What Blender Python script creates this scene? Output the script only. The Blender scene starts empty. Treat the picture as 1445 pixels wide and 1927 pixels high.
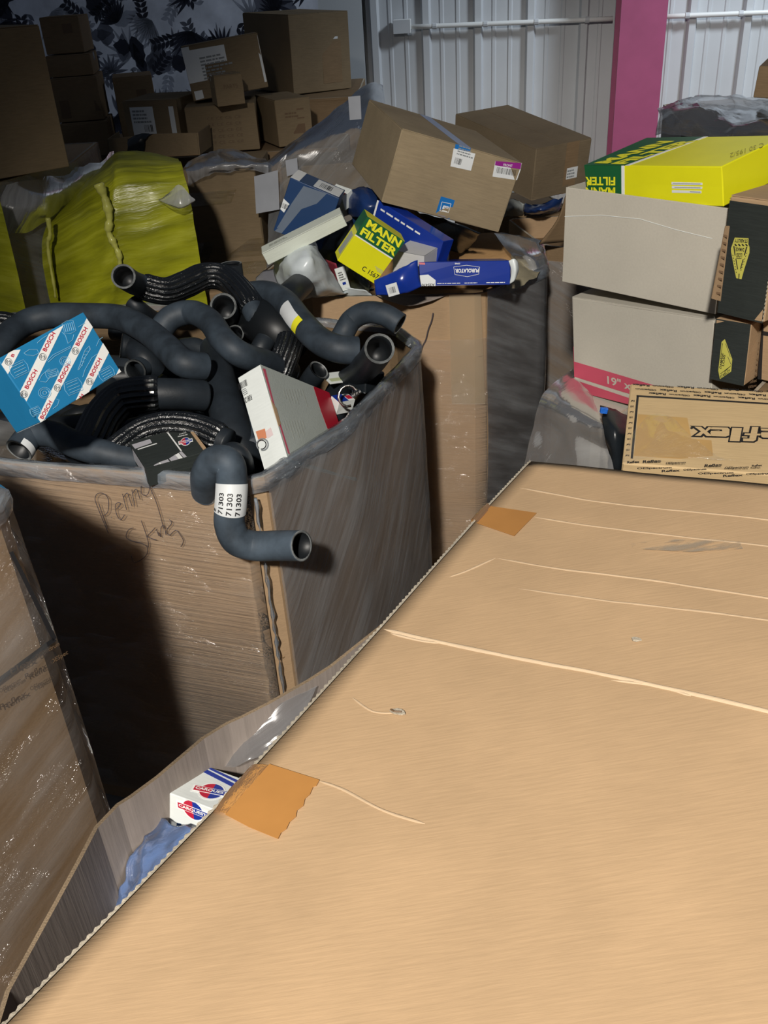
import bpy, math, random
from mathutils import Vector, Matrix, Euler
R = random.Random(7)
S = bpy.context.scene
COL = S.collection
# ------------------------------------------------------------------ camera
F_PX, CX, CY = 1721.0, 722.5, 963.5          # photograph taken as 1445 x 1927
PITCH, ROLL = math.radians(30.5), math.radians(3.7)
CAM = Vector((0, 0, 1.85))
_r, _f, _u = Vector((1, 0, 0)), Vector((0, math.cos(PITCH), -math.sin(PITCH))), Vector((0, math.sin(PITCH), math.cos(PITCH)))
CR = _r*math.cos(ROLL) - _u*math.sin(ROLL)
CU = _u*math.cos(ROLL) + _r*math.sin(ROLL)
cd = bpy.data.cameras.new('camera'); co = bpy.data.objects.new('camera', cd); COL.objects.link(co)
m3 = Matrix((CR, CU, -_f)).transposed()
co.matrix_world = Matrix.Translation(CAM) @ m3.to_4x4()
cd.sensor_fit = 'VERTICAL'; cd.sensor_height = 36.0; cd.lens = 36.0*F_PX/1927.0
cd.clip_start = 0.02; cd.clip_end = 60
S.camera = co
# ------------------------------------------------------------------ light and exposure
S.view_settings.view_transform = 'Standard'; S.view_settings.look = 'None'
S.view_settings.gamma = 1; S.view_settings.use_curve_mapping = False
S.view_settings.exposure = 0.0
w = bpy.data.worlds.new('world'); S.world = w; w.use_nodes = True
w.node_tree.nodes['Background'].inputs[0].default_value = (0.62, 0.75, 1.0, 1)
w.node_tree.nodes['Background'].inputs[1].default_value = 0.055
def lamp(name, kind, loc, target, power, col, size):
    l = bpy.data.lights.new(name, kind); l.energy = power; l.color = col
    if kind == 'AREA': l.shape = 'DISK'; l.size = size
    else: l.shadow_soft_size = size
    o = bpy.data.objects.new(name, l); COL.objects.link(o); o.location = loc
    d = Vector(target) - Vector(loc); o.rotation_euler = d.to_track_quat('-Z', 'Y').to_euler()
    return o
sl = lamp('bay_light_near', 'SPOT', (-0.50, -1.75, 3.55), (0.75, 0.90, 1.0), 860, (1.0, 0.94, 0.86), 0.11)
sl.data.spot_size = math.radians(67); sl.data.spot_blend = 0.5
s2 = lamp('bay_light_right', 'SPOT', (3.1, 3.9, 3.6), (1.75, 5.8, 1.3), 340, (0.80, 0.90, 1.0), 0.3)
s2.data.spot_size = math.radians(88); s2.data.spot_blend = 1.0

# ------------------------------------------------------------------ helpers
def ray(px, py):
    d = _f + CR*((px-CX)/F_PX) - CU*((py-CY)/F_PX)
    return d.normalized()
def at(px, py, z=None, y=None, t=None):
    d = ray(px, py)
    if z is not None: return CAM + d*((z-CAM.z)/d.z)
    if y is not None: return CAM + d*(y/d.y)
    return CAM + d*t
def onplane(px, py, p, n):
    d = ray(px, py); return CAM + d*((p-CAM).dot(n)/d.dot(n))
class Th:
    """a thing: an Empty with parts, remembered with its matrix"""
    def __init__(s, name, label, cat, M=None, group=None):
        s.M = M if M is not None else Matrix.Identity(4)
        s.o = bpy.data.objects.new(name, None); COL.objects.link(s.o); s.o.matrix_world = s.M
        s.o.empty_display_size = 0.05
        s.o['label'] = label; s.o['category'] = cat
        if group: s.o['group'] = group
        s.Mi = s.M.inverted()
def mesh(name, V, Fc, mat, th=None, parent=None, smooth=False, uv=None, label=None, kind=None, world=True, mats=None, mi=None):
    if th is not None and world: V = [th.Mi @ Vector(v) for v in V]
    me = bpy.data.meshes.new(name); me.from_pydata([tuple(v) for v in V], [], Fc)
    if mats:
        for m_ in mats: me.materials.append(m_)
        for p, k in zip(me.polygons, mi): p.material_index = k
    else: me.materials.append(mat)
    if smooth: me.polygons.foreach_set('use_smooth', [True]*len(me.polygons))
    if uv is not None:
        l = me.uv_layers.new(name='UVMap')
        for lp in me.loops: l.data[lp.index].uv = uv[lp.vertex_index]
    me.update()
    o = bpy.data.objects.new(name, me); COL.objects.link(o)
    if parent is not None: o.parent = parent
    elif th is not None: o.parent = th.o
    if label: o['label'] = label
    if kind: o['kind'] = kind
    return o
class MB:
    """collects loose geometry"""
    def __init__(s): s.V = []; s.F = []
    def add(s, V, Fc):
        n = len(s.V); s.V += [Vector(v) for v in V]; s.F += [tuple(i+n for i in f) for f in Fc]
    def box(s, a, b, M=None):
        x0, y0, z0 = a; x1, y1, z1 = b
        V = [(x0,y0,z0),(x1,y0,z0),(x1,y1,z0),(x0,y1,z0),(x0,y0,z1),(x1,y0,z1),(x1,y1,z1),(x0,y1,z1)]
        if M is not None: V = [M @ Vector(v) for v in V]
        s.add(V, [(0,3,2,1),(4,5,6,7),(0,1,5,4),(1,2,6,5),(2,3,7,6),(3,0,4,7)])
    def slab(s, pts, n, h):
        """a polygon given thickness h along n"""
        k = len(pts); pts = [Vector(p) for p in pts]
        nn = (pts[1]-pts[0]).cross(pts[2]-pts[0])
        if nn.dot(n) < 0: pts.reverse()
        s.add(pts + [p + n*h for p in pts], [tuple(reversed(range(k)))] + [tuple(range(k, 2*k))] +
              [(i, (i+1) % k, (i+1) % k+k, i+k) for i in range(k)])
    def tube(s, pts, r, seg=8, cap=True):
        fr = frames(pts); V = []; Fc = []
        for i, (p, t, a, b) in enumerate(fr):
            rr = r[i] if isinstance(r, list) else r
            for k in range(seg):
                an = 2*math.pi*k/seg; V.append(p + a*math.cos(an)*rr + b*math.sin(an)*rr)
        n = len(fr)
        for i in range(n-1):
            for k in range(seg):
                Fc.append((i*seg+k, i*seg+(k+1) % seg, (i+1)*seg+(k+1) % seg, (i+1)*seg+k))
        if cap: Fc += [tuple(reversed(range(seg))), tuple((n-1)*seg+k for k in range(seg))]
        s.add(V, Fc)
    def make(s, name, mat, **k): return mesh(name, s.V, s.F, mat, **k)
def frames(pts):
    out = []; a = None
    for i, p in enumerate(pts):
        t = (pts[min(i+1, len(pts)-1)] - pts[max(i-1, 0)]).normalized()
        if a is None:
            a = t.cross(Vector((0, 0, 1)))
            if a.length < .1: a = t.cross(Vector((1, 0, 0)))
        a = (a - t*a.dot(t)).normalized(); out.append((p, t, a, t.cross(a)))
    return out
def spline(P, n=10, closed=False):
    P = [Vector(p) for p in P]; out = []
    N = len(P)
    for i in range(N if closed else N-1):
        if closed: p0, p1, p2, p3 = P[(i-1) % N], P[i], P[(i+1) % N], P[(i+2) % N]
        else: p0, p1, p2, p3 = P[max(i-1, 0)], P[i], P[i+1], P[min(i+2, N-1)]
        for k in range(n):
            t = k/n
            out.append(0.5*((2*p1) + (p2-p0)*t + (2*p0-5*p1+4*p2-p3)*t*t + (3*p1-p0-3*p2+p3)*t**3))
    if not closed: out.append(P[-1].copy())
    return out
# ------------------------------------------------------------------ materials
def NT(name):
    m = bpy.data.materials.new(name); m.use_nodes = True; nt = m.node_tree; nt.nodes.clear()
    return m, nt
def N(nt, t, **k):
    n = nt.nodes.new(t)
    for a, b in k.items():
        if a.startswith('i_'): n.inputs[int(a[2:])].default_value = b
        else: setattr(n, a, b)
    return n
def noise(nt, src, scale, detail=4, sc=(1, 1, 1), rot=(0, 0, 0), rough=.55):
    mp = N(nt, 'ShaderNodeMapping'); mp.inputs['Scale'].default_value = sc; mp.inputs['Rotation'].default_value = rot
    nt.links.new(src, mp.inputs[0])
    n = N(nt, 'ShaderNodeTexNoise'); n.inputs['Scale'].default_value = scale; n.inputs['Detail'].default_value = detail
    n.inputs['Roughness'].default_value = rough
    nt.links.new(mp.outputs[0], n.inputs['Vector']); return n.outputs['Fac']
def ramp(nt, src, stops):
    r = N(nt, 'ShaderNodeValToRGB'); e = r.color_ramp.elements
    while len(e) < len(stops): e.new(.5)
    for x, (p, c) in zip(e, stops): x.position = p; x.color = (c if len(c) == 4 else (*c, 1)) if not isinstance(c, float) else (c, c, c, 1)
    nt.links.new(src, r.inputs[0]); return r.outputs[0]
def mul(c, k): return tuple(x*k for x in c)
def board(name, col, var=.14, rough=.78, grain=(6, 60, 60), gs=4, bump=.25, fleck=0.0, coat=0.0, blot=5):
    """paper and cardboard: blotches, grain along one way, fine relief"""
    m, nt = NT(name); tc = N(nt, 'ShaderNodeTexCoord'); oc = tc.outputs['Object']
    a = noise(nt, oc, blot, 5); b = noise(nt, oc, gs, 4, sc=grain)
    c1 = ramp(nt, a, [(.3, mul(col, 1-var)), (.7, mul(col, 1+var*.7))])
    c2 = ramp(nt, b, [(.3, (1-var*.8,)*3), (.7, (1.0+var*.3,)*3)])
    mx = N(nt, 'ShaderNodeMix', data_type='RGBA', blend_type='MULTIPLY'); mx.inputs[0].default_value = 1
    nt.links.new(c1, mx.inputs[6]); nt.links.new(c2, mx.inputs[7])
    p = N(nt, 'ShaderNodeBsdfPrincipled'); p.inputs['Roughness'].default_value = rough
    p.inputs['Specular IOR Level'].default_value = .3; p.inputs['Coat Weight'].default_value = coat; p.inputs['Coat Roughness'].default_value = .2
    nt.links.new(mx.outputs[2], p.inputs['Base Color'])
    bp = N(nt, 'ShaderNodeBump'); bp.inputs['Strength'].default_value = bump; bp.inputs['Distance'].default_value = .002
    nt.links.new(b, bp.inputs['Height']); nt.links.new(bp.outputs[0], p.inputs['Normal'])
    o = N(nt, 'ShaderNodeOutputMaterial'); nt.links.new(p.outputs[0], o.inputs[0]); return m
def plain(name, col, rough=.5, metal=0.0, var=.08, spec=.5, coat=0.0, bump=0.0, bs=60, scale=8):
    m, nt = NT(name); tc = N(nt, 'ShaderNodeTexCoord'); oc = tc.outputs['Object']
    a = noise(nt, oc, scale, 4)
    c1 = ramp(nt, a, [(.3, mul(col, 1-var)), (.7, mul(col, 1+var))])
    p = N(nt, 'ShaderNodeBsdfPrincipled'); p.inputs['Roughness'].default_value = rough; p.inputs['Metallic'].default_value = metal
    p.inputs['Specular IOR Level'].default_value = spec; p.inputs['Coat Weight'].default_value = coat; p.inputs['Coat Roughness'].default_value = .15
    nt.links.new(c1, p.inputs['Base Color'])
    if bump:
        b = noise(nt, oc, bs, 3); bp = N(nt, 'ShaderNodeBump'); bp.inputs['Strength'].default_value = bump; bp.inputs['Distance'].default_value = .002
        nt.links.new(b, bp.inputs['Height']); nt.links.new(bp.outputs[0], p.inputs['Normal'])
    o = N(nt, 'ShaderNodeOutputMaterial'); nt.links.new(p.outputs[0], o.inputs[0]); return m
def film(name, tint=(.75, .78, .82), haze=.12, hv=.25, ang=0.0, stretch=(1.2, 45, 1), gloss=.35, rough=.22, bump=.5, sc=3.0, dist=.004, glint=0.0):
    """clear stretch film: see-through, hazy in streaks, with tight glints"""
    m, nt = NT(name); uv = N(nt, 'ShaderNodeTexCoord').outputs['UV']
    mp0 = N(nt, 'ShaderNodeMapping'); mp0.inputs['Rotation'].default_value = (0, 0, ang); nt.links.new(uv, mp0.inputs[0])
    s = noise(nt, mp0.outputs[0], sc, 5, sc=stretch, rough=.6)
    big = noise(nt, mp0.outputs[0], 4, 3, sc=(1, 4, 1))
    mm = N(nt, 'ShaderNodeMath', operation='MULTIPLY'); nt.links.new(s, mm.inputs[0]); nt.links.new(big, mm.inputs[1])
    h = ramp(nt, mm.outputs[0], [(.14, float(haze)), (.42, float(min(.95, haze+hv)))])
    bp = N(nt, 'ShaderNodeBump'); bp.inputs['Strength'].default_value = bump; bp.inputs['Distance'].default_value = dist
    nt.links.new(s, bp.inputs['Height'])
    bn = bp
    if glint:
        g1_ = noise(nt, mp0.outputs[0], 70, 2, sc=(1, 3.5, 1)); g2_ = noise(nt, mp0.outputs[0], 5, 2, sc=(1, 1.6, 1))
        gm_ = ramp(nt, g2_, [(.50, 0.0), (.60, 1.0)]); gx = N(nt, 'ShaderNodeMath', operation='MULTIPLY'); nt.links.new(g1_, gx.inputs[0]); nt.links.new(gm_, gx.inputs[1])
        bn = N(nt, 'ShaderNodeBump'); bn.inputs['Strength'].default_value = 1.0; bn.inputs['Distance'].default_value = .022*glint
        nt.links.new(gx.outputs[0], bn.inputs['Height']); nt.links.new(bp.outputs[0], bn.inputs['Normal'])
    tr = N(nt, 'ShaderNodeBsdfTransparent'); df = N(nt, 'ShaderNodeBsdfDiffuse'); df.inputs[0].default_value = (*tint, 1)
    tl = N(nt, 'ShaderNodeBsdfTranslucent'); tl.inputs[0].default_value = (*tint, 1)
    dd = N(nt, 'ShaderNodeMixShader'); dd.inputs[0].default_value = .35; nt.links.new(df.outputs[0], dd.inputs[1]); nt.links.new(tl.outputs[0], dd.inputs[2])
    m1 = N(nt, 'ShaderNodeMixShader'); nt.links.new(h, m1.inputs[0]); nt.links.new(tr.outputs[0], m1.inputs[1]); nt.links.new(dd.outputs[0], m1.inputs[2])
    gl = N(nt, 'ShaderNodeBsdfGlossy'); gl.inputs[0].default_value = (1, 1, 1, 1); gl.inputs['Roughness'].default_value = rough
    nt.links.new(bn.outputs[0], gl.inputs['Normal']); nt.links.new(bp.outputs[0], df.inputs['Normal'])
    fr = N(nt, 'ShaderNodeFresnel'); fr.inputs[0].default_value = 1.45; nt.links.new(bp.outputs[0], fr.inputs[1])
    fm = N(nt, 'ShaderNodeMath', operation='MULTIPLY'); fm.inputs[1].default_value = gloss*3; fm.use_clamp = True; nt.links.new(fr.outputs[0], fm.inputs[0])
    m2 = N(nt, 'ShaderNodeMixShader'); nt.links.new(fm.outputs[0], m2.inputs[0]); nt.links.new(m1.outputs[0], m2.inputs[1]); nt.links.new(gl.outputs[0], m2.inputs[2])
    o = N(nt, 'ShaderNodeOutputMaterial'); nt.links.new(m2.outputs[0], o.inputs[0]); return m

KR = (.44, .30, .175)
kraft = board('kraft_board', KR, var=.09)
kraft_sheet = board('kraft_sheet', (.53, .360, .205), var=.08, grain=(5, 60, 1), gs=5, bump=.16, blot=8)
kraft_dark = board('kraft_dark', (.23, .155, .085))  # on back cartons and bin insides the darker tone stands in for dim light
kraft_dimmed = board('kraft_dimmed', (.30, .235, .145))  # slightly duller hue, also darkened to carry light falloff on the tilted carton
kraft_back_dim = board('kraft_back_dim', (.225, .165, .095), var=.12)  # kraft darkened so the dim light of the back row sits in its colour
kraft_far_dim = board('kraft_far_dim', (.19, .145, .09))  # kraft darkened to paint in the weaker light on the far carton
kraft_warm = board('kraft_warm', (.42, .25, .11))
kraft_grey = board('kraft_grey_inside', (.30, .255, .225), grain=(60, 60, 3), gs=3)
kraft_edge = board('board_edge', (.52, .46, .36), var=.35, grain=(90, 90, 90), bump=.6)
grey_board = board('grey_board', (.50, .47, .40), var=.06, grain=(50, 50, 50), bump=.12)
yellow_kraft = board('pale_kraft', (.62, .45, .24), var=.08)
black_board = board('black_board', (.028, .034, .032), var=.2, rough=.6)
white_board = board('white_board', (.72, .76, .74), var=.05, rough=.5, bump=.08)
white_gloss = plain('white_gloss_card', (.78, .84, .84), .35, var=.04)
green_ink = plain('green_ink', (.012, .115, .040), .38)
yellow_ink = plain('yellow_ink', (.78, .76, .012), .38, var=.05)
yellow_letter = plain('yellow_letter', (.88, .84, .03), .4, var=.03)
blue_ink = plain('blue_ink', (.008, .035, .30), .22, coat=.4)
navy_ink = plain('navy_ink', (.014, .045, .13), .35)
bosch_blue = plain('cyan_blue_ink', (.018, .205, .43), .35, var=.05)
bosch_line = plain('pale_blue_line', (.22, .48, .68), .4)
red_ink = plain('red_ink', (.50, .015, .045), .4)
band_red = plain('band_red', (.42, .012, .03), .35)
pink_ink = plain('rose_ink', (.52, .075, .125), .5)
black_ink = plain('black_ink', (.018, .018, .02), .5)
grey_ink = plain('grey_ink', (.25, .27, .28), .5)
faint_ink = plain('faint_ink', (.36, .38, .34), .5)
brown_ink = plain('brown_ink', (.14, .085, .045), .6)
white_ink = plain('white_ink', (.85, .86, .84), .4, var=.02)
purple_ink = plain('purple_ink', (.30, .02, .26), .4)
gm_blue = plain('label_blue', (.012, .16, .48), .35)
silver_ink = plain('silver_ink', (.45, .44, .47), .35)
copper_ink = plain('copper_ink', (.60, .23, .12), .4)
dim_paper = plain('shaded_paper', (.36, .38, .42), .6, var=.1)  # label paper darkened: shade on the film cone labels put into the colour
paper = plain('label_paper', (.74, .77, .78), .5, var=.04)
tape_tan = plain('tan_tape', (.50, .235, .065), .28, coat=.5, var=.1, bump=.15, bs=30)
tape_clear = film('clear_tape', tint=(.8, .7, .5), haze=.10, hv=.1, gloss=.5, rough=.15)
rubber = plain('rubber', (.015, .020, .026), .50, var=.35, spec=.42, bump=.12, bs=180, scale=14)
rubber_dusty = plain('dusty_rubber', (.032, .044, .058), .58, var=.45, spec=.4, bump=.1, bs=160, scale=16)
rubber_black = plain('black_rubber', (.008, .010, .012), .45, var=.2, spec=.45)
sleeve_m = plain('woven_sleeve', (.006, .007, .008), .17, var=.2, spec=.8, coat=.6, bump=.9, bs=260)
rim_m = plain('cut_rubber_rim', (.16, .17, .17), .45, var=.5, scale=60)
metal_m = plain('worn_steel', (.55, .53, .50), .25, metal=1)
wall_paint = plain('white_wall_paint', (.60, .62, .64), .38, var=.05, scale=3)
plaster = plain('white_plaster', (.58, .60, .61), .7, var=.04, scale=2)
concrete = plain('concrete_floor', (.20, .19, .18), .7, var=.2, bump=.3)
pink_paint = plain('magenta_paint', (.40, .085, .19), .42, var=.06)
film_front = film('film_front', tint=(.80, .75, .68), haze=.14, hv=.08, ang=.06, bump=.2, gloss=.42, rough=.10, glint=1)
film_side = film('film_side', tint=(.55, .57, .60), haze=.22, hv=.38, ang=-.9, stretch=(1.0, 14, 1), bump=.5, rough=.2, gloss=.25, glint=.15)
film_grey = film('film_grey', tint=(.50, .52, .54), haze=.22, hv=.35, ang=.5, bump=.5, rough=.2, stretch=(1.0, 12, 1), glint=.15)
film_bag = film('film_bag', tint=(.62, .64, .68), haze=.35, hv=.4, ang=1.3, stretch=(1, 7, 1), bump=.7, rough=.2, gloss=.25)
film_rim = film('film_rim', tint=(.55, .64, .74), haze=.14, hv=.42, ang=.1, stretch=(2, 9, 1), bump=.9, rough=.12, gloss=.5, sc=9, glint=1.5)
film_blue = film('film_blue', tint=(.20, .32, .62), haze=.35, hv=.4, ang=.8, stretch=(1, 7, 1), bump=1.0, rough=.12, gloss=.5)
def yfilm():
    m, nt = NT('yellow_film'); uv = N(nt, 'ShaderNodeTexCoord').outputs['UV']
    a = noise(nt, uv, 3, 4, sc=(1.2, 9, 1), rot=(0, 0, -.22)); b = noise(nt, uv, 5, 3)
    c = ramp(nt, a, [(.3, (.19, .20, .010)), (.55, (.34, .35, .014)), (.75, (.46, .47, .05))])
    c2 = ramp(nt, b, [(.35, (.75, .75, .75)), (.65, (1.1, 1.1, 1.1))])
    mx = N(nt, 'ShaderNodeMix', data_type='RGBA', blend_type='MULTIPLY'); mx.inputs[0].default_value = 1
    nt.links.new(c, mx.inputs[6]); nt.links.new(c2, mx.inputs[7])
    p = N(nt, 'ShaderNodeBsdfPrincipled'); p.inputs['Roughness'].default_value = .32
    nt.links.new(mx.outputs[2], p.inputs['Base Color'])
    bp = N(nt, 'ShaderNodeBump'); bp.inputs['Strength'].default_value = .6; bp.inputs['Distance'].default_value = .01
    nt.links.new(a, bp.inputs['Height']); nt.links.new(bp.outputs[0], p.inputs['Normal'])
    o = N(nt, 'ShaderNodeOutputMaterial'); nt.links.new(p.outputs[0], o.inputs[0]); return m
yellow_film = yfilm()
white_plastic = plain('white_bag_plastic', (.60, .66, .68), .3, var=.06, bump=.4, bs=25)
black_plastic = plain('black_bag_plastic', (.012, .016, .020), .3, var=.3, bump=.5, bs=25)
navy_plastic = plain('navy_bag_plastic', (.012, .035, .13), .28, var=.3, bump=.5, bs=25)
marker = plain('marker_ink', (.07, .06, .07), .5)

# ------------------------------------------------------------------ box faces
class Face:
    def __init__(s, th, dims, f):
        w_, d_, h_ = dims; M = th.M
        O = {'f': (-w_/2, -d_/2, 0), 'b': (w_/2, d_/2, 0), 'l': (-w_/2, d_/2, 0), 'r': (w_/2, -d_/2, 0), 'u': (-w_/2, -d_/2, h_)}[f]
        U = {'f': (1, 0, 0), 'b': (-1, 0, 0), 'l': (0, -1, 0), 'r': (0, 1, 0), 'u': (1, 0, 0)}[f]
        V = {'u': (0, 1, 0)}.get(f, (0, 0, 1)); n = {'f': (0, -1, 0), 'b': (0, 1, 0), 'l': (-1, 0, 0), 'r': (1, 0, 0), 'u': (0, 0, 1)}[f]
        R3 = M.to_3x3()
        s.o = M @ Vector(O); s.u = R3 @ Vector(U); s.v = R3 @ Vector(V); s.n = R3 @ Vector(n); s.th = th
        s.W = {'f': w_, 'b': w_, 'l': d_, 'r': d_, 'u': w_}[f]; s.H = {'u': d_}.get(f, h_)
    def p(s, a, b, off=.0): return s.o + s.u*(a*s.W) + s.v*(b*s.H) + s.n*off
    def px(s, x, y, off=0.0): return onplane(x, y, s.o, s.n) + s.n*off
    def uvpx(s, x, y):
        q = s.px(x, y) - s.o; return (q.dot(s.u)/s.W, q.dot(s.v)/s.H)
def clip01(poly):
    for ax, lim, sg in ((0, 0, 1), (0, 1, -1), (1, 0, 1), (1, 1, -1)):
        out = []
        for i in range(len(poly)):
            a, b = poly[i-1], poly[i]
            da, db = sg*(a[ax]-lim), sg*(b[ax]-lim)
            if (da >= 0) != (db >= 0):
                t = da/(da-db); out.append((a[0]+(b[0]-a[0])*t, a[1]+(b[1]-a[1])*t))
            if db >= 0: out.append(b)
        poly = out
        if not poly: return []
    return poly
def patch_on(face, polys, mat, name, parent=None, h=.0008, label=None, lift=0.0, px=False, clip=True):
    """flat print or label pieces on a face; polys in face fractions (or photograph pixels)"""
    mb = MB()
    for P in polys:
        if px: P = [face.uvpx(*q) for q in P]
        if clip: P = clip01(P)
        if len(P) > 2: mb.slab([face.p(a, b, .0002+lift) for a, b in P], face.n, h)
    if mb.V: return mb.make(name, mat, th=face.th, parent=parent, label=label)
def rect(a, b, c, d): return [(a, b), (c, b), (c, d), (a, d)]
_tc = {}
def text_mesh(s, bold=0.0, shear=0.0):
    k = (s, bold, shear)
    if k not in _tc:
        cu = bpy.data.curves.new('lettering', 'FONT'); cu.body = s; cu.resolution_u = 3; cu.offset = bold; cu.shear = shear
        o = bpy.data.objects.new('lettering', cu); me = bpy.data.meshes.new_from_object(o)
        V = [v.co.copy() for v in me.vertices]; Fc = [tuple(p.vertices) for p in me.polygons]
        bpy.data.objects.remove(o); bpy.data.meshes.remove(me); bpy.data.curves.remove(cu)
        x0 = min(v.x for v in V); x1 = max(v.x for v in V); y0 = min(v.y for v in V); y1 = max(v.y for v in V)
        _tc[k] = ([((v.x-x0)/(x1-x0), (v.y-y0)/(y1-y0)) for v in V], Fc)
    return _tc[k]
def text_on(face, s, P0, P1, P2, mat, name='lettering', parent=None, bold=0.0, lift=.0014, px=True, shear=0.0, mb=None, warp=None):
    """P0 baseline start, P1 baseline end, P2 top of the start"""
    V, Fc = text_mesh(s, bold, shear)
    if px: P0, P1, P2 = [face.px(*q) for q in (P0, P1, P2)]
    else: P0, P1, P2 = [face.p(*q) for q in (P0, P1, P2)]
    W = [P0 + (P1-P0)*a + (P2-P0)*b + face.n*lift for a, b in V]
    if mb is not None: mb.add(W, Fc); return
    return mesh(name, W, Fc, mat, th=face.th, parent=parent)
def lines_on(face, a0, b0, a1, b1, n, mat, name='fine_print', parent=None, seed=1, lift=.0010, thick=.5, dash=True):
    """rows of small dashes standing for print too fine to read"""
    rr = random.Random(seed); mb = MB()
    for i in range(n):
        y0 = b1 - (i+.9)*(b1-b0)/n; y1 = y0 + thick*(b1-b0)/n; x = a0; end = a0+(a1-a0)*rr.uniform(.6, 1)
        while x < end:
            L = (a1-a0)*(rr.uniform(.06, .2) if dash else 1); e = min(end, x+L)
            mb.slab([face.p(*q, lift) for q in rect(x, y0, e, y1)], face.n, .0002); x = e+(a1-a0)*.03
    return mb.make(name, mat, th=face.th, parent=parent)
def bars_on(face, a0, b0, a1, b1, mat=None, name='barcode', parent=None, n=18, seed=2, lift=.0010):
    rr = random.Random(seed); mb = MB(); x = a0; st = (a1-a0)/n
    for i in range(n):
        wd = st*rr.choice((.25, .4, .65)); mb.slab([face.p(*q, lift) for q in rect(x, b0, x+wd, b1)], face.n, .0002); x += st
    return mb.make(name, mat or black_ink, th=face.th, parent=parent)
def rmat(loc, rot): return Matrix.Translation(loc) @ Euler([math.radians(a) for a in rot], 'XYZ').to_matrix().to_4x4()
def bev_box(w_, d_, h_, b=.003, bulge=0.0, rr=None):
    """a box with softened edges, local frame, base at z 0, faces slightly uneven"""
    n = 5; V = []; Fc = []; idx = {}
    def g(i, L): return (-L/2, -L/2+b, 0, L/2-b, L/2)[i]
    def vid(i, j, k):
        key = (i, j, k)
        if key not in idx:
            x, y, z = g(i, w_), g(j, d_), g(k, h_)+h_/2
            ex = [i in (0, 4), j in (0, 4), k in (0, 4)]
            if sum(ex) > 1:
                q = b*(.30 if sum(ex) == 2 else .42)
                if ex[0]: x -= math.copysign(q, x)
                if ex[1]: y -= math.copysign(q, y)
                if ex[2]: z -= math.copysign(q, z-h_/2)
            if rr: j_ = b*.35; x += rr.uniform(-j_, j_); y += rr.uniform(-j_, j_)
            idx[key] = len(V); V.append(Vector((x, y, z)))
        return idx[key]
    for a in range(4):
        for c in range(4):
            Fc.append((vid(a, c, 0), vid(a, c+1, 0), vid(a+1, c+1, 0), vid(a+1, c, 0)))
            Fc.append((vid(a, c, 4), vid(a+1, c, 4), vid(a+1, c+1, 4), vid(a, c+1, 4)))
            Fc.append((vid(a, 0, c), vid(a+1, 0, c), vid(a+1, 0, c+1), vid(a, 0, c+1)))
            Fc.append((vid(a, 4, c), vid(a, 4, c+1), vid(a+1, 4, c+1), vid(a+1, 4, c)))
            Fc.append((vid(0, a, c), vid(0, a, c+1), vid(0, a+1, c+1), vid(0, a+1, c)))
            Fc.append((vid(4, a, c), vid(4, a+1, c), vid(4, a+1, c+1), vid(4, a, c+1)))
    return V, Fc
def box_thing(name, label, cat, loc, rot, dims, mat, group=None, flaps=None, tape=None, flapmat=None, body='box_body', seam_x=True, b=.003):
    """closed carton: body, two top flaps that meet at a seam, tape over the seam"""
    th = Th(name, label, cat, rmat(loc, rot), group); w_, d_, h_ = dims; t = .0022
    hh = h_-t if flaps else h_
    V, Fc = bev_box(w_, d_, hh, b, rr=R); mesh(body, V, Fc, mat, th=th, world=False)
    if flaps:
        for sgn in (-1, 1):
            mb = MB(); g = .0016
            if seam_x: mb.box((-w_/2+.002, min(sgn*g, sgn*(d_/2-.001)), h_-t+.0001), (w_/2-.002, max(sgn*g, sgn*(d_/2-.001)), h_))
            else: mb.box((min(sgn*g, sgn*(w_/2-.001)), -d_/2+.002, h_-t+.0001), (max(sgn*g, sgn*(w_/2-.001)), d_/2-.002, h_))
            mesh('top_flap', mb.V, mb.F, flapmat or mat, th=th, world=False)
    if tape:
        tw = .024; mb = MB(); e = .0005
        if seam_x:
            mb.box((-w_/2, -tw, h_+.0001), (w_/2, tw, h_+e)); dn = min(.06, h_*.4)
            for sgn in (-1, 1): mb.box((sgn*(w_/2)-(0 if sgn > 0 else e), -tw, h_-dn), (sgn*(w_/2)+(e if sgn > 0 else 0), tw, h_+e))
        else:
            mb.box((-tw, -d_/2, h_+.0001), (tw, d_/2, h_+e)); dn = min(.06, h_*.4)
            for sgn in (-1, 1): mb.box((-tw, sgn*(d_/2)-(0 if sgn > 0 else e), h_-dn), (tw, sgn*(d_/2)+(e if sgn > 0 else 0), h_+e))
        mesh('packing_tape', mb.V, mb.F, tape, th=th, world=False)
    th.dims = dims; return th
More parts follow.
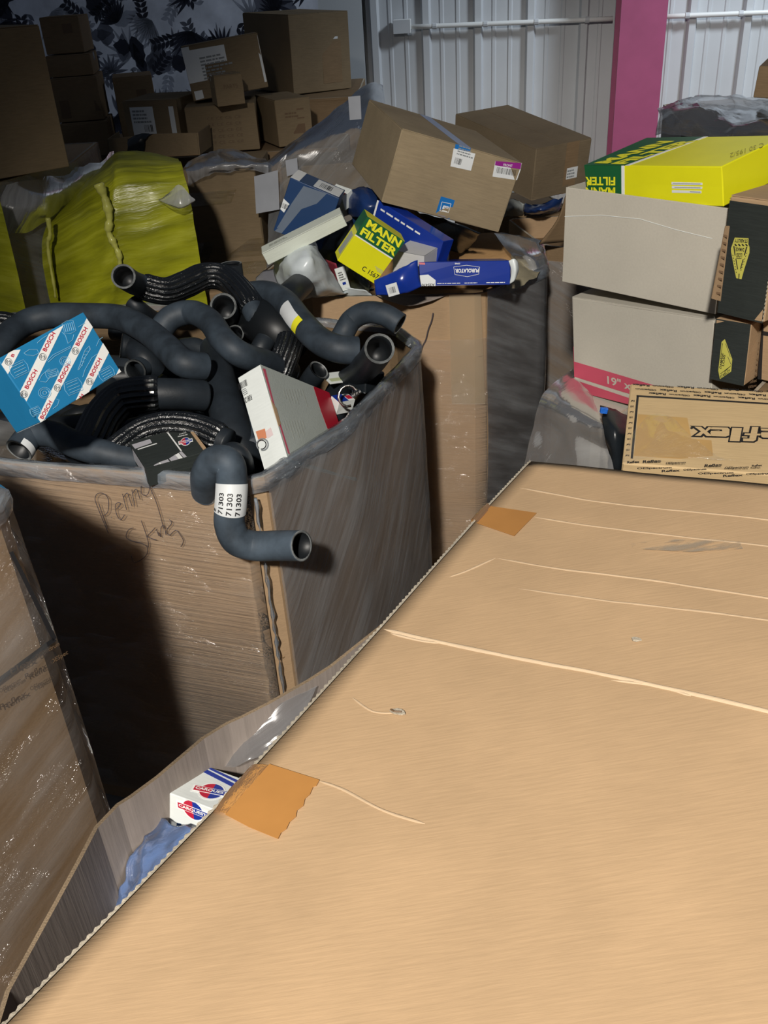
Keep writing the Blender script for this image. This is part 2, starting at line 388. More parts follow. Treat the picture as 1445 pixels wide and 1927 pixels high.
def grid_patch(name, rows, mat, th=None, parent=None, n=6, rough=0.0, freq=6, thick=.0, seed=1, smooth=True, label=None, closed=False):
    """smooth surface through a net of points, crumpled by noise, given thickness"""
    from mathutils import noise as nz
    rows = [spline(r, n) for r in rows]; K = len(rows[0]); cols = [spline([r[k] for r in rows], n) for k in range(K)]
    M_ = len(cols[0]); V = []; uv = []
    L1 = sum((rows[0][i+1]-rows[0][i]).length for i in range(K-1)) or 1; L2 = sum((cols[0][i+1]-cols[0][i]).length for i in range(M_-1)) or 1
    for j in range(M_):
        for k in range(K):
            p = cols[k][j].copy()
            if rough:
                q = p*freq+Vector((seed*3.1, 0, 0)); v = nz.noise_vector(q)*.6 + nz.noise_vector(q*2.7)*.4
                r2 = 1-abs(nz.noise(q*1.3))*2
                p += v*rough + Vector((0, 0, r2*rough*.5))
            V.append(p); uv.append((k/(K-1)*L1, j/(M_-1)*L2))
    Fc = [(j*K+k, j*K+k+1, (j+1)*K+k+1, (j+1)*K+k) for j in range(M_-1) for k in range(K-1)]
    o = mesh(name, V, Fc, mat, th=th, parent=parent, smooth=smooth, uv=uv, label=label)
    if thick:
        md = o.modifiers.new('thickness', 'SOLIDIFY'); md.thickness = thick; md.offset = 0
    return o
exec_parts = []
# ------------------------------------------------------------------ the room
def struct(o): o['kind'] = 'structure'; return o
mb = MB(); mb.box((-5, -4, -.1), (6, 8, 0)); struct(mb.make('floor', concrete))
WO = Vector((at(690, 48, y=6).x, 6.15, 0)); YAW = math.radians(8); WD = Vector((math.cos(YAW), -math.sin(YAW), 0)); WN = Vector((-math.sin(YAW), -math.cos(YAW), 0))
def wp(s, z, off=0): return WO + WD*s + Vector((0, 0, z)) + WN*off
def ws(px, py):
    q = onplane(px, py, WO, WN) - WO; return q.dot(WD), q.z
# back wall: painted ribbed sheet on the right, flat papered board on the left
root = bpy.data.objects.new('wall_back', None); COL.objects.link(root); root['kind'] = 'structure'; root.location = WO
WM = Matrix.Translation(WO)
class _W: pass
wth = _W(); wth.o = root; wth.M = WM; wth.Mi = WM.inverted()
mb = MB(); mb.box((-4, .0, 0), (5, .06, 3.6), WM @ Matrix.Rotation(-YAW, 4, 'Z') @ Matrix.Translation((0, .05, 0)))
mb.make('backing_board', plaster, th=wth)
prof = [(0, 0), (.020, 0), (.032, .030), (.068, .030), (.080, 0), (.128, 0), (.134, .005), (.150, .005), (.156, 0), (.222, 0), (.228, .005), (.244, .005), (.250, 0)]
for k in range(5):
    P = []
    for j in range(3):
        P += [(k*.915+j*.305+a, b) for a, b in prof]
    P.append(((k+1)*.915+.012, 0.001))
    V = []; Fc = []
    for s_, o_ in P: V += [wp(s_, 0, o_+.002*(k % 2)), wp(s_, 3.6, o_+.002*(k % 2))]
    for i in range(len(P)-1): Fc.append((2*i, 2*i+2, 2*i+3, 2*i+1))
    mesh('wall_panel', V, Fc, wall_paint, th=wth)
s600 = ws(598, 0)[0]
mb = MB(); mb.slab([wp(-3.8, 0, .0), wp(-.02, 0, .0), wp(-.02, 3.6, .0), wp(-3.8, 3.6, 0)], WN, .012); mb.make('plaster_board', plaster, th=wth)
mural_base = plain('mural_paper', (.74, .77, .86), .6, var=.25, scale=5)
mural_dark = plain('mural_dark_leaf', (.018, .020, .034), .6, var=.4, scale=9)
mural_mid = plain('mural_grey_leaf', (.13, .14, .18), .6, var=.4, scale=9)
mural_pale = plain('mural_pale_leaf', (.30, .32, .38), .6, var=.4, scale=9)
mb = MB(); mb.slab([wp(-3.8, 0, .013), wp(s600, 0, .013), wp(s600, 3.6, .013), wp(-3.8, 3.6, .013)], WN, .0006); mb.make('printed_wallpaper', mural_base, th=wth)
rr = random.Random(11); layers = {0: MB(), 1: MB(), 2: MB()}
def leafpoly(L, s, c, a, ln, wd, k=9, wave=0):
    pts = []
    for i in range(k+1):
        t = i/k; pts.append((t*ln, wd*math.sin(math.pi*t**.8)*(1+wave*math.sin(t*22))))
    for i in range(k-1, 0, -1):
        t = i/k; pts.append((t*ln, -wd*math.sin(math.pi*t**.8)*(1+wave*math.sin(t*22+1))))
    q = [(s+x*math.cos(a)-y*math.sin(a), c+x*math.sin(a)+y*math.cos(a)) for x, y in pts]
    if max(x for x, y in q) > s600: return
    mid = [wp(x, y, .0142+.0003*L) for x, y in q]
    layers[L].add(mid, [tuple(range(len(mid)))])
for i in range(560):
    s_ = rr.uniform(-3.7, s600-.05); z_ = rr.uniform(.75, 2.7); kind = rr.random(); L = rr.choice((0, 1, 1, 2, 2))
    if kind < .30:
        a0 = rr.uniform(0, 6.28); sp = rr.uniform(2.2, 4.2); n_ = rr.randint(9, 15); ln = rr.uniform(.10, .20)
        for j in range(n_): leafpoly(L, s_, z_, a0+sp*j/n_, ln*rr.uniform(.8, 1), .010, 5)
    elif kind < .62: leafpoly(L, s_, z_, rr.uniform(0, 6.28), rr.uniform(.10, .20), rr.uniform(.03, .06), 11, .12)
    else:
        a = rr.uniform(0, 6.28)
        for j in range(5):
            for sg in (-1, 1): leafpoly(L, s_+math.cos(a)*j*.028, z_+math.sin(a)*j*.028, a+sg*.9, .05, .012, 5)
for L, mt in ((0, mural_pale), (1, mural_mid), (2, mural_dark)): layers[L].make('printed_leaves', mt, th=wth, kind='stuff')
# steel column, conduit and junction box on the wall
s0, _ = ws(1154, 60); s1, _ = ws(1236, 60)
th = Th('steel_column', 'magenta painted steel column standing against the white ribbed wall', 'column', Matrix.Translation(wp((s0+s1)/2, 0, .16)))
mb = MB(); mb.slab([wp(s0, 0, .30), wp(s1, 0, .30), wp(s1, 3.6, .30), wp(s0, 3.6, .30)], WN, .014); mb.make('front_flange', pink_paint, th=th)
mb = MB(); mb.slab([wp(s0, 0, .04), wp(s1, 0, .04), wp(s1, 3.6, .04), wp(s0, 3.6, .04)], WN, .014); mb.make('rear_flange', pink_paint, th=th)
sm = (s0+s1)/2; mb = MB(); mb.slab([wp(sm-.006, 0, .054), wp(sm+.006, 0, .054), wp(sm+.006, 3.6, .054), wp(sm-.006, 3.6, .054)], WN, .246); mb.make('web', pink_paint, th=th)
for pxa, pxb, lab in ((771, 1151, 'white conduit pipe on the wall left of the pink column'), (1240, 1640, 'white conduit pipe on the wall right of the pink column')):
    pts = []
    for i in range(9):
        x = pxa+(pxb-pxa)*i/8; y = 50-(x-771)*.041; s_, z_ = ws(x, y); pts.append(wp(s_, z_, .052))
    th = Th('conduit_pipe', lab, 'pipe', Matrix.Translation(pts[0])); mb = MB(); mb.tube(pts, .0135, 10); mb.make('pipe', white_ink, th=th, smooth=True)
    for i in (1, 3, 5, 7):
        mb = MB(); d = (pts[1]-pts[0]).normalized(); mb.tube([pts[i]-d*.012, pts[i]+d*.012], .0175, 10); mb.make('pipe_strap', wall_paint, th=th)
s_, z_ = ws(758, 49); M = Matrix.Translation(wp(s_, z_, .045)) @ Matrix.Rotation(-YAW, 4, 'Z')
th = Th('junction_box', 'small white junction box at the left end of the wall conduit', 'electrical box', M)
V, Fc = bev_box(.105, .055, .075, .005); V = [v-Vector((0, 0, .037)) for v in V]; mesh('box_body', V, Fc, white_ink, th=th, world=False)
mb = MB(); mb.box((-.05, -.031, -.035), (.05, -.0276, .035)); mesh('cover_plate', mb.V, mb.F, wall_paint, th=th, world=False)

# ------------------------------------------------------------------ tall bins
def outline(pts, step=.05, rnd=.02):
    pts = [Vector((p[0], p[1], 0)) for p in pts]; n = len(pts); out = []; tag = []
    for i in range(n):
        a, b = pts[i], pts[(i+1) % n]; L = (b-a).length; d = (b-a)/L; k = max(1, int((L-2*rnd)/step))
        for j in range(k+1): out.append(a + d*(rnd + (L-2*rnd)*j/k)); tag.append(i)
    return out, tag
def onorm(P):
    n = len(P); out = []
    for i in range(n):
        t = P[(i+1) % n]-P[i-1]; out.append(Vector((t.y, -t.x, 0)).normalized())
    return out
def bin_walls(th, pts, z0, z1, mo, mi_, t=.008, bulge=.0, rim=None, name='bin_wall', seed=0, wav=.003, levels=10, me=None):
    from mathutils import noise as nz
    P, tag = outline(pts); Nn = onorm(P); K = len(P); V = []; Fc = []; mi = []
    per = [0.0]
    for i in range(K): per.append(per[-1]+(P[(i+1) % K]-P[i]).length)
    def off(i, f): return bulge*math.sin(math.pi*min(1, f))*1.0 + wav*nz.noise(Vector((P[i].x*5+seed, P[i].y*5, f*3)))
    for side in (0, 1):
        for j in range(levels+1):
            f = j/levels
            for i in range(K):
                zt = z1 + (rim(P[i]) if rim else 0)
                q = P[i] + Nn[i]*(off(i, f) - (t if side else 0)); V.append(Vector((q.x, q.y, z0+(zt-z0)*f)))
    o2 = (levels+1)*K
    for j in range(levels):
        for i in range(K):
            a, b = j*K+i, j*K+(i+1) % K
            Fc.append((a, b, b+K, a+K)); mi.append(0); Fc.append((o2+a+K, o2+b+K, o2+b, o2+a)); mi.append(1)
    for i in range(K):
        a, b = levels*K+i, levels*K+(i+1) % K
        Fc.append((a, b, o2+b, o2+a)); mi.append(2)
    return mesh(name, V, Fc, None, th=th, mats=[mo, mi_, me or kraft_edge], mi=mi, smooth=False)
def wrap(th, pts, z0, z1, mat, off=.008, bulge=0.0, rim=None, sel=None, name='stretch_film', seed=0, wav=.003, levels=24, lip=0.0):
    from mathutils import noise as nz
    P, tag = outline(pts, .03); Nn = onorm(P); K = len(P); idx = [i for i in range(K) if sel is None or tag[i] in sel]
    if sel is not None: idx.append((idx[-1]+1) % K)
    else: idx.append(idx[0])
    V = []; uv = []; u = 0
    for c, i in enumerate(idx):
        if c: u += (P[i]-P[idx[c-1]]).length
        for j in range(levels+1):
            f = j/levels; zt = z1 + (rim(P[i]) if rim else 0); z = z0+(zt-z0)*f
            fl = lip*max(0, (f-.86)/.14)**2
            q = P[i] + Nn[i]*(bulge*math.sin(math.pi*min(1, f)) + wav*nz.noise(Vector((P[i].x*5+seed, P[i].y*5, f*3))) + off + .0015*nz.noise(Vector((u*14, z*30, seed))) - fl)
            V.append(Vector((q.x, q.y, z))); uv.append((u, z))
    L = levels+1; Fc = [(c*L+j, (c+1)*L+j, (c+1)*L+j+1, c*L+j+1) for c in range(len(idx)-1) for j in range(levels)]
    return mesh(name, V, Fc, mat, th=th, uv=uv, smooth=True)
def film_lip(th, pts, z, name='film_edge', wd=.028, rim=None, seed=0, mat=None, sel=None, amp=.004):
    """the bunched film folded over a rim"""
    from mathutils import noise as nz
    P, tag = outline(pts, .02); Nn = onorm(P); K = len(P); idx = [i for i in range(K) if sel is None or tag[i] in sel]
    if sel is None: idx.append(idx[0])
    V = []; uv = []; u = 0; prof_ = [(.011, -wd), (.013, -.012), (.012, .004), (.003, .009), (-.010, .006), (-.015, -.012)]
    for c, i in enumerate(idx):
        if c: u += (P[i]-P[idx[c-1]]).length
        zt = z + (rim(P[i]) if rim else 0)
        for j, (a, b) in enumerate(prof_):
            w1 = nz.noise(Vector((u*22, j*1.3, seed)))*amp; w2 = nz.noise(Vector((u*17, j*1.1, seed+9)))*amp
            q = P[i] + Nn[i]*(a+max(-.002, w1)*.8); V.append(Vector((q.x, q.y, zt+b+w2*.6))); uv.append((u, j*.012))
    L = len(prof_); Fc = [(c*L+j, (c+1)*L+j, (c+1)*L+j+1, c*L+j+1) for c in range(len(idx)-1) for j in range(L-1)]
    return mesh(name, V, Fc, mat or film_rim, th=th, uv=uv, smooth=True)
def T0(pts, z=0): return Matrix.Translation((sum(p[0] for p in pts)/len(pts), sum(p[1] for p in pts)/len(pts), z))
# bin of hoses (middle left)
G1 = [(-.99, 1.83), (-.764, 1.743), (-.245, 1.595), (-.072, 1.838), (.052, 2.122), (.122, 2.290), (.066, 2.44), (-.214, 2.576), (-.663, 2.80), (-1.157, 2.78), (-1.20, 2.2)]
g1 = Th('cardboard_bin', 'tall film-wrapped cardboard bin full of black rubber hoses with handwriting on its front', 'bin', T0(G1))
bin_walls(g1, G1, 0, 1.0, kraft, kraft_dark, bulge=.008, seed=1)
wrap(g1, G1, .05, 1.0, film_front, bulge=.008, sel=(0, 1, 10), seed=1)
wrap(g1, G1, .05, 1.0, film_side, bulge=.008, sel=(2, 3, 4, 5, 6, 7, 8, 9), seed=1, off=.011, wav=.005)
film_lip(g1, G1, 1.0, seed=4)
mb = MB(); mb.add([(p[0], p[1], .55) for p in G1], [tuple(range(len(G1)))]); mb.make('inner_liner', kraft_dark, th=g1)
# bunched film running down the front corner
pts = []
for i in range(46):
    z = .97-i*.018; pts.append(Vector((-.252+.0012*math.sin(i*1.7), 1.580, z)))
mb = MB(); mb.tube(pts, [.0035+.0018*math.sin(i*2.9)+.001*math.sin(i*1.3) for i in range(46)], 6)
mesh('film_ridge', mb.V, mb.F, film_rim, th=g1, smooth=True, uv=[(v.z, v.x*3) for v in mb.V])
# handwriting on the front panel
class PF(Face):
    def __init__(s, th, o, u, n, W, H):
        s.th = th; s.o = Vector(o); s.u = Vector(u).normalized(); s.v = Vector((0, 0, 1)); s.n = Vector(n).normalized(); s.W = W; s.H = H
fb, fc = Vector((-.764, 1.743, 0)), Vector((-.245, 1.595, 0)); fu = (fc-fb).normalized(); fn = Vector((fu.y, -fu.x, 0))
pen = PF(g1, fb + fn*.0165, fu, fn, (fc-fb).length, 1.0)
strokes = [[(605,455),(575,385),(545,310),(530,262),(545,234),(578,234),(603,262),(606,310),(598,342),(578,355)], [(600,430),(565,330),(552,290)], [(620,366),(624,370)],
 [(650,318),(670,300),(668,284),(648,290),(644,320),(655,360),(674,380),(695,352)], [(706,325),(690,262),(683,236)], [(690,255),(700,238),(712,232),(722,262),(737,305)],
 [(752,300),(740,240),(736,212)], [(742,232),(752,214),(764,212),(774,242),(782,266)], [(788,190),(788,226),(804,244),(824,238),(834,205),(832,186)], [(832,186),(846,222),(868,272),(890,340),(906,400),(912,425)],
 [(745,425),(722,432),(706,455),(706,480),(736,498),(786,510),(820,530),(822,562),(800,594),(752,618),(732,580)], [(788,385),(808,440),(826,500),(828,532)], [(866,424),(840,452),(822,472),(850,486),(872,492)],
 [(872,432),(886,470)], [(884,450),(896,474),(898,428),(912,410),(922,440),(926,464)], [(944,378),(958,398),(934,430),(930,452),(946,466),(968,446),(985,440),(1004,462),(1022,494),(1016,520),(1008,530)]]
mb = MB()
for st in strokes:
    P = [pen.px(x/2.965, 850+y/2.965) for x, y in st]
    mb.tube(spline(P, 5), .0008, 5)
mb.make('handwriting', marker, th=g1)
# bin of filters behind it
G2 = [(-.348, 3.103), (-.199, 2.775), (.334, 2.699), (.571, 2.921), (.607, 3.25), (.471, 3.403), (0, 3.50), (-.25, 3.45)]
r2 = lambda p: .0
g2 = Th('cardboard_bin', 'film-wrapped cardboard bin heaped with filter boxes behind the hose bin', 'bin', T0(G2))
bin_walls(g2, G2, 0, 1.0, kraft, kraft_warm, bulge=.004, seed=5)
wrap(g2, G2, .05, .86, film_front, bulge=.004, sel=(0, 1), seed=6, off=.008)
wrap(g2, G2, .05, 1.0, film_grey, bulge=.004, sel=(2, 3, 4, 5, 6, 7), seed=7, off=.009, wav=.006)
film_lip(g2, G2, 1.0, seed=8, sel=(2, 3, 4), amp=.01)
pts = [at(x, y, y=2.74) for x, y in ((850, 588), (836, 630), (822, 660), (812, 700))]
fb2, fc2 = Vector((-.199, 2.775, 0)), Vector((.334, 2.699, 0)); fu2 = (fc2-fb2).normalized(); fn2 = Vector((fu2.y, -fu2.x, 0))
pf2 = PF(g2, fb2+fn2*.011, fu2, fn2, .54, 1.0)
mb = MB(); mb.tube(spline([pf2.px(*q) for q in ((815, 589), (812, 604), (806, 620), (801, 640), (795, 652), (790, 672))], 5), .0022, 5); mb.make('marker_stroke', marker, th=g2)
patch_on(pf2, [[(845, 556), (905, 553), (913, 760), (850, 760)]], tape_clear, 'packing_tape', px=True, clip=False)
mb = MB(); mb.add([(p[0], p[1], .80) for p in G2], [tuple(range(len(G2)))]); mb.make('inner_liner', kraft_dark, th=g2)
grid_patch('torn_flap', [[at(705, 554, y=2.735), at(760, 556, y=2.72), at(840, 556, y=2.71)], [at(730, 566, y=2.70), at(770, 576, y=2.69), at(812, 566, y=2.69)]], kraft_grey, th=g2, n=3, thick=.002)
grid_patch('inner_flap', [[at(870, 445, z=1.03), at(905, 440, z=1.05), at(940, 438, z=1.05)], [at(862, 500, z=.99), at(910, 505, z=.98), at(972, 492, z=1.0)]], kraft_warm, th=g2, n=3, thick=.004)
grid_patch('brown_paper', [[at(962, 470, z=1.02), at(985, 468, z=1.01), at(1000, 490, z=1.01)], [at(960, 505, z=1.03), at(985, 500, z=1.02), at(1012, 505, z=1.0)], [at(950, 545, z=1.0), at(985, 540, z=1.0), at(1018, 515, z=1.0)]], board('crumpled_paper', (.34, .30, .20)), th=g2, n=6, rough=.012, freq=20, seed=3)
grid_patch('film_flap', [[at(930, 440, z=1.06), at(965, 442, z=1.06), at(1008, 456, z=1.05)], [at(960, 478, z=1.04), at(990, 480, z=1.05), at(1018, 478, z=1.04)], [at(1000, 512, z=1.0), at(1012, 510, z=1.0), at(1027, 503, z=1.0)]], film_bag, th=g2, n=5, rough=.004, freq=12)
# dark bin between the filter bin and the grey boxes
G3 = [tuple(at(x, y, z=.98).xy) for x, y in ((1020, 462), (1100, 468), (1180, 470), (1180, 410), (1080, 405), (955, 412))]
g3 = Th('cardboard_bin', 'dark film-wrapped bin with a raised flap, left of the grey cartons', 'bin', T0(G3))
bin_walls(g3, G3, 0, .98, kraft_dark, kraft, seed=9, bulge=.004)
wrap(g3, G3, .05, .93, film_grey, seed=10, sel=(0, 1, 5), off=.008)
grid_patch('bin_flap', [[at(1066, 362, y=3.1), at(1078, 362, y=3.1), at(1120, 362, y=3.1)], [at(1048, 415, y=3.13), at(1070, 415, y=3.14), at(1120, 415, y=3.14)], [at(1014, 459, y=3.17), at(1060, 455, y=3.17), at(1120, 452, y=3.17)]], kraft_dark, th=g3, n=4, thick=.005)
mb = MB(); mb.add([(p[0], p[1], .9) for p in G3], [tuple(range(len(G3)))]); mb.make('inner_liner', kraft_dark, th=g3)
# near bin under the big sheet
G4 = [(-.41, .535), (-.363, .775), (-.319, .813), (-.246, .908), (-.192, .939), (-.107, 1.007), (.02, 1.12), (.42, 1.02), (.72, .55), (.45, .06), (-.30, .10)]
G4 = list(reversed(G4)); rim4 = lambda p: .065*max(0, min(1, (p.x+.10)/.35))
g4 = Th('cardboard_bin', 'open cardboard bin at the bottom left under the big cardboard sheet', 'bin', T0(G4))
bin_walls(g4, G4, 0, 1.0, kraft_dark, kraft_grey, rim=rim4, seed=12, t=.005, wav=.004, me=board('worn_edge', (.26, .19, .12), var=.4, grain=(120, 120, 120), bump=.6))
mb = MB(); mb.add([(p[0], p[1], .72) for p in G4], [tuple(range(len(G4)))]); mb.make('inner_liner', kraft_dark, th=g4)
# wrapped bin at the left edge
C5 = Vector((-.505, 1.085)); dl = Vector((-.69, -.72)); dr = Vector((-.66, .62))
G5 = [tuple(C5), tuple(C5+dr*.42), tuple(C5+dr*.42+dl*1.0), tuple(C5+dl*1.0)]
g5 = Th('cardboard_bin', 'film-wrapped cardboard bin with a black printed frame line at the left edge', 'bin', T0(G5))
bin_walls(g5, G5, 0, 1.27, kraft, kraft_dark, seed=14, bulge=.012, levels=14)
wrap(g5, G5, .05, 1.27, film('film_left', tint=(.62, .62, .62), haze=.02, hv=.26, ang=-.55, stretch=(1.0, 10, 1), bump=.6, rough=.12, gloss=.22, glint=1.4), seed=15, bulge=.012, off=.009, wav=.006)
film_lip(g5, G5, 1.27, seed=16)
n5 = Vector((.72, -.69, 0)); pf5 = PF(g5, Vector((C5.x, C5.y, 0)) + n5*.0145, (-dl.x, -dl.y, 0), n5, 1, 1)
patch_on(pf5, [[(17, 1040), (24, 1037), (106, 1200), (99, 1206)], [(99, 1200), (106, 1205), (-20, 1298), (-20, 1288)]], black_ink, 'printed_frame', px=True, clip=False)
mb = MB()
for i, (x0, y0, x1, y1, t_) in enumerate(((20, 1262, 62, 1240, 'Flex'), (68, 1236, 112, 1210, 'OESpectrum'), (0, 1300, 40, 1278, 'OESpectrum'), (48, 1272, 88, 1250, 'Reflex'), (96, 1246, 128, 1226, 'OESpec'), (0, 1330, 50, 1302, 'Reflex'), (58, 1296, 100, 1272, 'OESpectrum'))):
    text_on(pf5, t_, (x0, y0+6), (x1, y1+6), (x0-3, y0-4), brown_ink, bold=.01, mb=mb)
mb.make('printed_pattern', brown_ink, th=g5)
# ------------------------------------------------------------------ the big sheet in front
sd1 = ray(-1876, 635); sd2 = ray(2010, -213); sd2 = (sd2 - sd1*sd1.dot(sd2)).normalized()   # leftwards / away
sn = sd2.cross(sd1).normalized()
if sn.z < 0: sn = -sn
SC = at(1000, 868, t=1.55)
def sp(px, py): return onplane(px, py, SC, sn)
def sab(px, py):
    q = sp(px, py) - SC; return (-q.dot(sd1), q.dot(-sd2))      # a to the right, b towards the viewer
def sw(a, b, h=0): return SC - sd1*a - sd2*b + sn*h
sheet = Th('cardboard_sheet', 'big sheet of tan cardboard with creases and brown tape lying across the foreground', 'cardboard', Matrix.Translation(SC))
edge = [sab(*q) for q in ((1000, 868), (925, 948), (830, 1055), (720, 1180), (560, 1356), (400, 1530), (225, 1711), (50, 1890), (-20, 1962))]
edge[0] = (0, 0)
bk = sab(1445, 905)[1]
def edge_a(b):
    for (a0, b0), (a1, b1) in zip(edge, edge[1:]):
        if b <= b1 or (a1, b1) == edge[-1]: return a0 + (a1-a0)*(b-b0)/(b1-b0)
BMAX = edge[-1][1] + .12; TH = .016
def sheet_h(a, b):
    from mathutils import noise as nz
    return .0016*nz.noise(Vector((a*7, b*7, 0))) + .0007*nz.noise(Vector((a*25, b*9, 3)))
V = []; uv = []; NA, NB = 40, 56; Fc = []
for j in range(NB+1):
    b = BMAX*j/NB; ea = edge_a(b)
    for i in range(NA+1):
        a = ea + (1.05-ea)*i/NA; V.append(sw(a, b+.012*math.sin(a*3)*(1-j/NB), sheet_h(a, b)*min(1, i/3))); uv.append((a, b))
for j in range(NB):
    for i in range(NA): k = j*(NA+1)+i; Fc.append((k, k+NA+1, k+NA+2, k+1))
top = mesh('top_liner', V, Fc, kraft_sheet, th=sheet, smooth=True, uv=uv)
md = top.modifiers.new('thickness', 'SOLIDIFY'); md.thickness = .0012; md.offset = -1
V2 = [v - sn*TH for v in V]; o = mesh('bottom_liner', V2, Fc, kraft_dark, th=sheet, uv=uv); md = o.modifiers.new('thickness', 'SOLIDIFY'); md.thickness = .0012; md.offset = 1
# fluting seen along the left cut edge
from mathutils import noise as nz
V = []; Fc = []; L = 0; n_ = 620; uvs = []
for i in range(n_+1):
    b = BMAX*i/n_; a = edge_a(b); ph = b*2*math.pi/.0085
    out_ = .0025*math.sin(ph)+.0016*nz.noise(Vector((b*60, 0, 0)))
    for h, o_ in ((.0018, .0), (.0012, -.0045+out_*.5), (-.0035, -.0052+out_), (-.0085, -.0030-out_), (-.0135, -.0050+out_*.8), (-.0168, 0)):
        V.append(sw(a+o_, b, h-.0005))
for i in range(n_):
    for k in range(5): q = i*6+k; Fc.append((q, q+1, q+7, q+6))
mesh('fluted_edge', V, Fc, kraft_edge, th=sheet)
crease_m = board('crease_board', (.62, .47, .31), var=.08)
def crease(pts, wd, h, mat=None):
    P = spline([Vector((*sab(*q), 0)) for q in pts], 10); V = []; Fc = []; n = len(P)
    for i, p in enumerate(P):
        d = (P[min(i+1, n-1)]-P[max(0, i-1)]).normalized(); nn = Vector((-d.y, d.x, 0)); f = min(1, i/4+.15, (n-1-i)/4+.3)
        wob = 1+.35*nz.noise(p*23)
        for k, hh in ((-1, -.0008), (-.5, h*.75), (0, h), (.5, h*.75), (1, -.0008)):
            q = p + nn*k*wd*f*wob; V.append(sw(q.x, q.y, sheet_h(q.x, q.y)+hh*f))
    for i in range(n-1):
        for k in range(4): q = i*5+k; Fc.append((q, q+5, q+6, q+1))
    mesh('crease', V, Fc, mat or crease_m, th=sheet, smooth=True)
crease([(722, 1184), (800, 1203), (900, 1224), (1100, 1262), (1300, 1305), (1460, 1343), (1800, 1424)], .0034, .0024)
crease([(735, 1192), (790, 1206), (826, 1211)], .0022, .0012)
crease([(1150, 1280), (1240, 1292), (1300, 1310)], .0020, .0012)
soft = board('soft_crease', (.56, .41, .26), var=.08)
crease([(978, 918), (1100, 940), (1270, 960), (1460, 980), (1850, 1026)], .0024, .0010, soft)
crease([(1006, 974), (1120, 990), (1300, 1012), (1460, 1030), (1850, 1078)], .0024, .0010, soft)
crease([(935, 1050), (1060, 1072), (1250, 1095), (1460, 1128), (1850, 1188)], .0024, .0010, soft)
crease([(845, 1086), (880, 1074), (932, 1050)], .0022, .0010, soft)
crease([(975, 1108), (1150, 1132), (1300, 1148), (1460, 1170), (1850, 1232)], .0026, .0007, soft)
crease([(600, 1470), (650, 1488), (720, 1524), (800, 1550)], .0024, .0010, soft)
crease([(660, 1310), (700, 1338), (742, 1342)], .0018, .0009, soft)
def sheet_patch(poly, mat, name, h0=.0022, hh=.0006, label=None, over=False):
    P = [sw(*sab(*q), h0) for q in poly]; mb = MB(); mb.slab(P, sn, hh); return mb.make(name, mat, th=sheet, label=label)
sheet_patch([(922, 955), (1010, 968), (968, 1011), (898, 987)], tape_tan, 'packing_tape')
jag = [(508, 1441), (602, 1471), (596, 1482), (590, 1484), (584, 1498), (575, 1506), (572, 1519), (560, 1528), (558, 1540), (546, 1550), (540, 1563), (530, 1570), (524, 1582), (470, 1560), (425, 1536)]
sheet_patch(jag, tape_tan, 'packing_tape')
tape_thin = film('thin_tape', tint=(.85, .45, .14), haze=.70, hv=.25, gloss=.2, rough=.15, ang=.3, stretch=(3, 9, 1), sc=8)
grid_patch('tape_end', [[sw(*sab(505, 1443), .0026), sw(*sab(465, 1490), .0026), sw(*sab(425, 1535), .0026)], [sw(*sab(475, 1445), .0032), sw(*sab(436, 1488), .004), sw(*sab(403, 1530), .003)], [sw(*sab(462, 1455), -.012), sw(*sab(430, 1490), -.012), sw(*sab(395, 1528), -.012)]], tape_thin, th=sheet, n=5, rough=.0012, freq=40)
grid_patch('tape_end', [[sw(*sab(924, 957), .0026), sw(*sab(912, 972), .0026), sw(*sab(900, 986), .0026)], [sw(*sab(917, 950), .0032), sw(*sab(903, 964), .004), sw(*sab(888, 980), .003)], [sw(*sab(912, 953), -.010), sw(*sab(899, 967), -.010), sw(*sab(884, 983), -.010)]], tape_thin, th=sheet, n=5, rough=.001, freq=40)
# a torn pock, a nick and a scuff
for (x, y, s_) in ((749, 1343, 1.0), (1198, 1207, .7)):
    a, b = sab(x, y); rr = random.Random(int(x)); mb = MB()
    for k in range(3):
        c = sw(a+rr.uniform(-.006, .006)*s_, b+rr.uniform(-.002, .002), .0025); d = rr.uniform(-.3, .3)
        P = [c - sd1*math.cos(t)*.009*s_*rr.uniform(.6, 1) - sd2*math.sin(t+d)*.0035*s_ for t in [i*2*math.pi/9 for i in range(9)]]
        mb.slab(P, (sn+sd2*rr.uniform(-.3, .3)).normalized(), .0018)
    mb.make('torn_paper', kraft_edge, th=sheet)
mb = MB(); a, b = sab(745, 1344); mb.tube([sw(a-.006, b, .005), sw(a, b+.0015, .0055), sw(a+.008, b-.001, .005)], .0012, 5); mb.make('torn_edge', brown_ink, th=sheet)
sc_m, nt = NT('grey_scuff'); uvn = N(nt, 'ShaderNodeTexCoord').outputs['Object']; q = noise(nt, uvn, 20, 5, sc=(1, 3, 1)); h = ramp(nt, q, [(.42, 0.0), (.62, .5)])
tr = N(nt, 'ShaderNodeBsdfTransparent'); df = N(nt, 'ShaderNodeBsdfDiffuse'); df.inputs[0].default_value = (.46, .39, .30, 1); mx = N(nt, 'ShaderNodeMixShader')
nt.links.new(h, mx.inputs[0]); nt.links.new(tr.outputs[0], mx.inputs[1]); nt.links.new(df.outputs[0], mx.inputs[2]); o = N(nt, 'ShaderNodeOutputMaterial'); nt.links.new(mx.outputs[0], o.inputs[0])
P = [sw(*sab(x, y), .0030) for x, y in ((1188, 1026), (1260, 1018), (1392, 1022), (1398, 1036), (1300, 1042), (1190, 1036))]
mb = MB(); mb.slab(P, sn, .0002); mb.make('grey_scuff', sc_m, th=sheet)

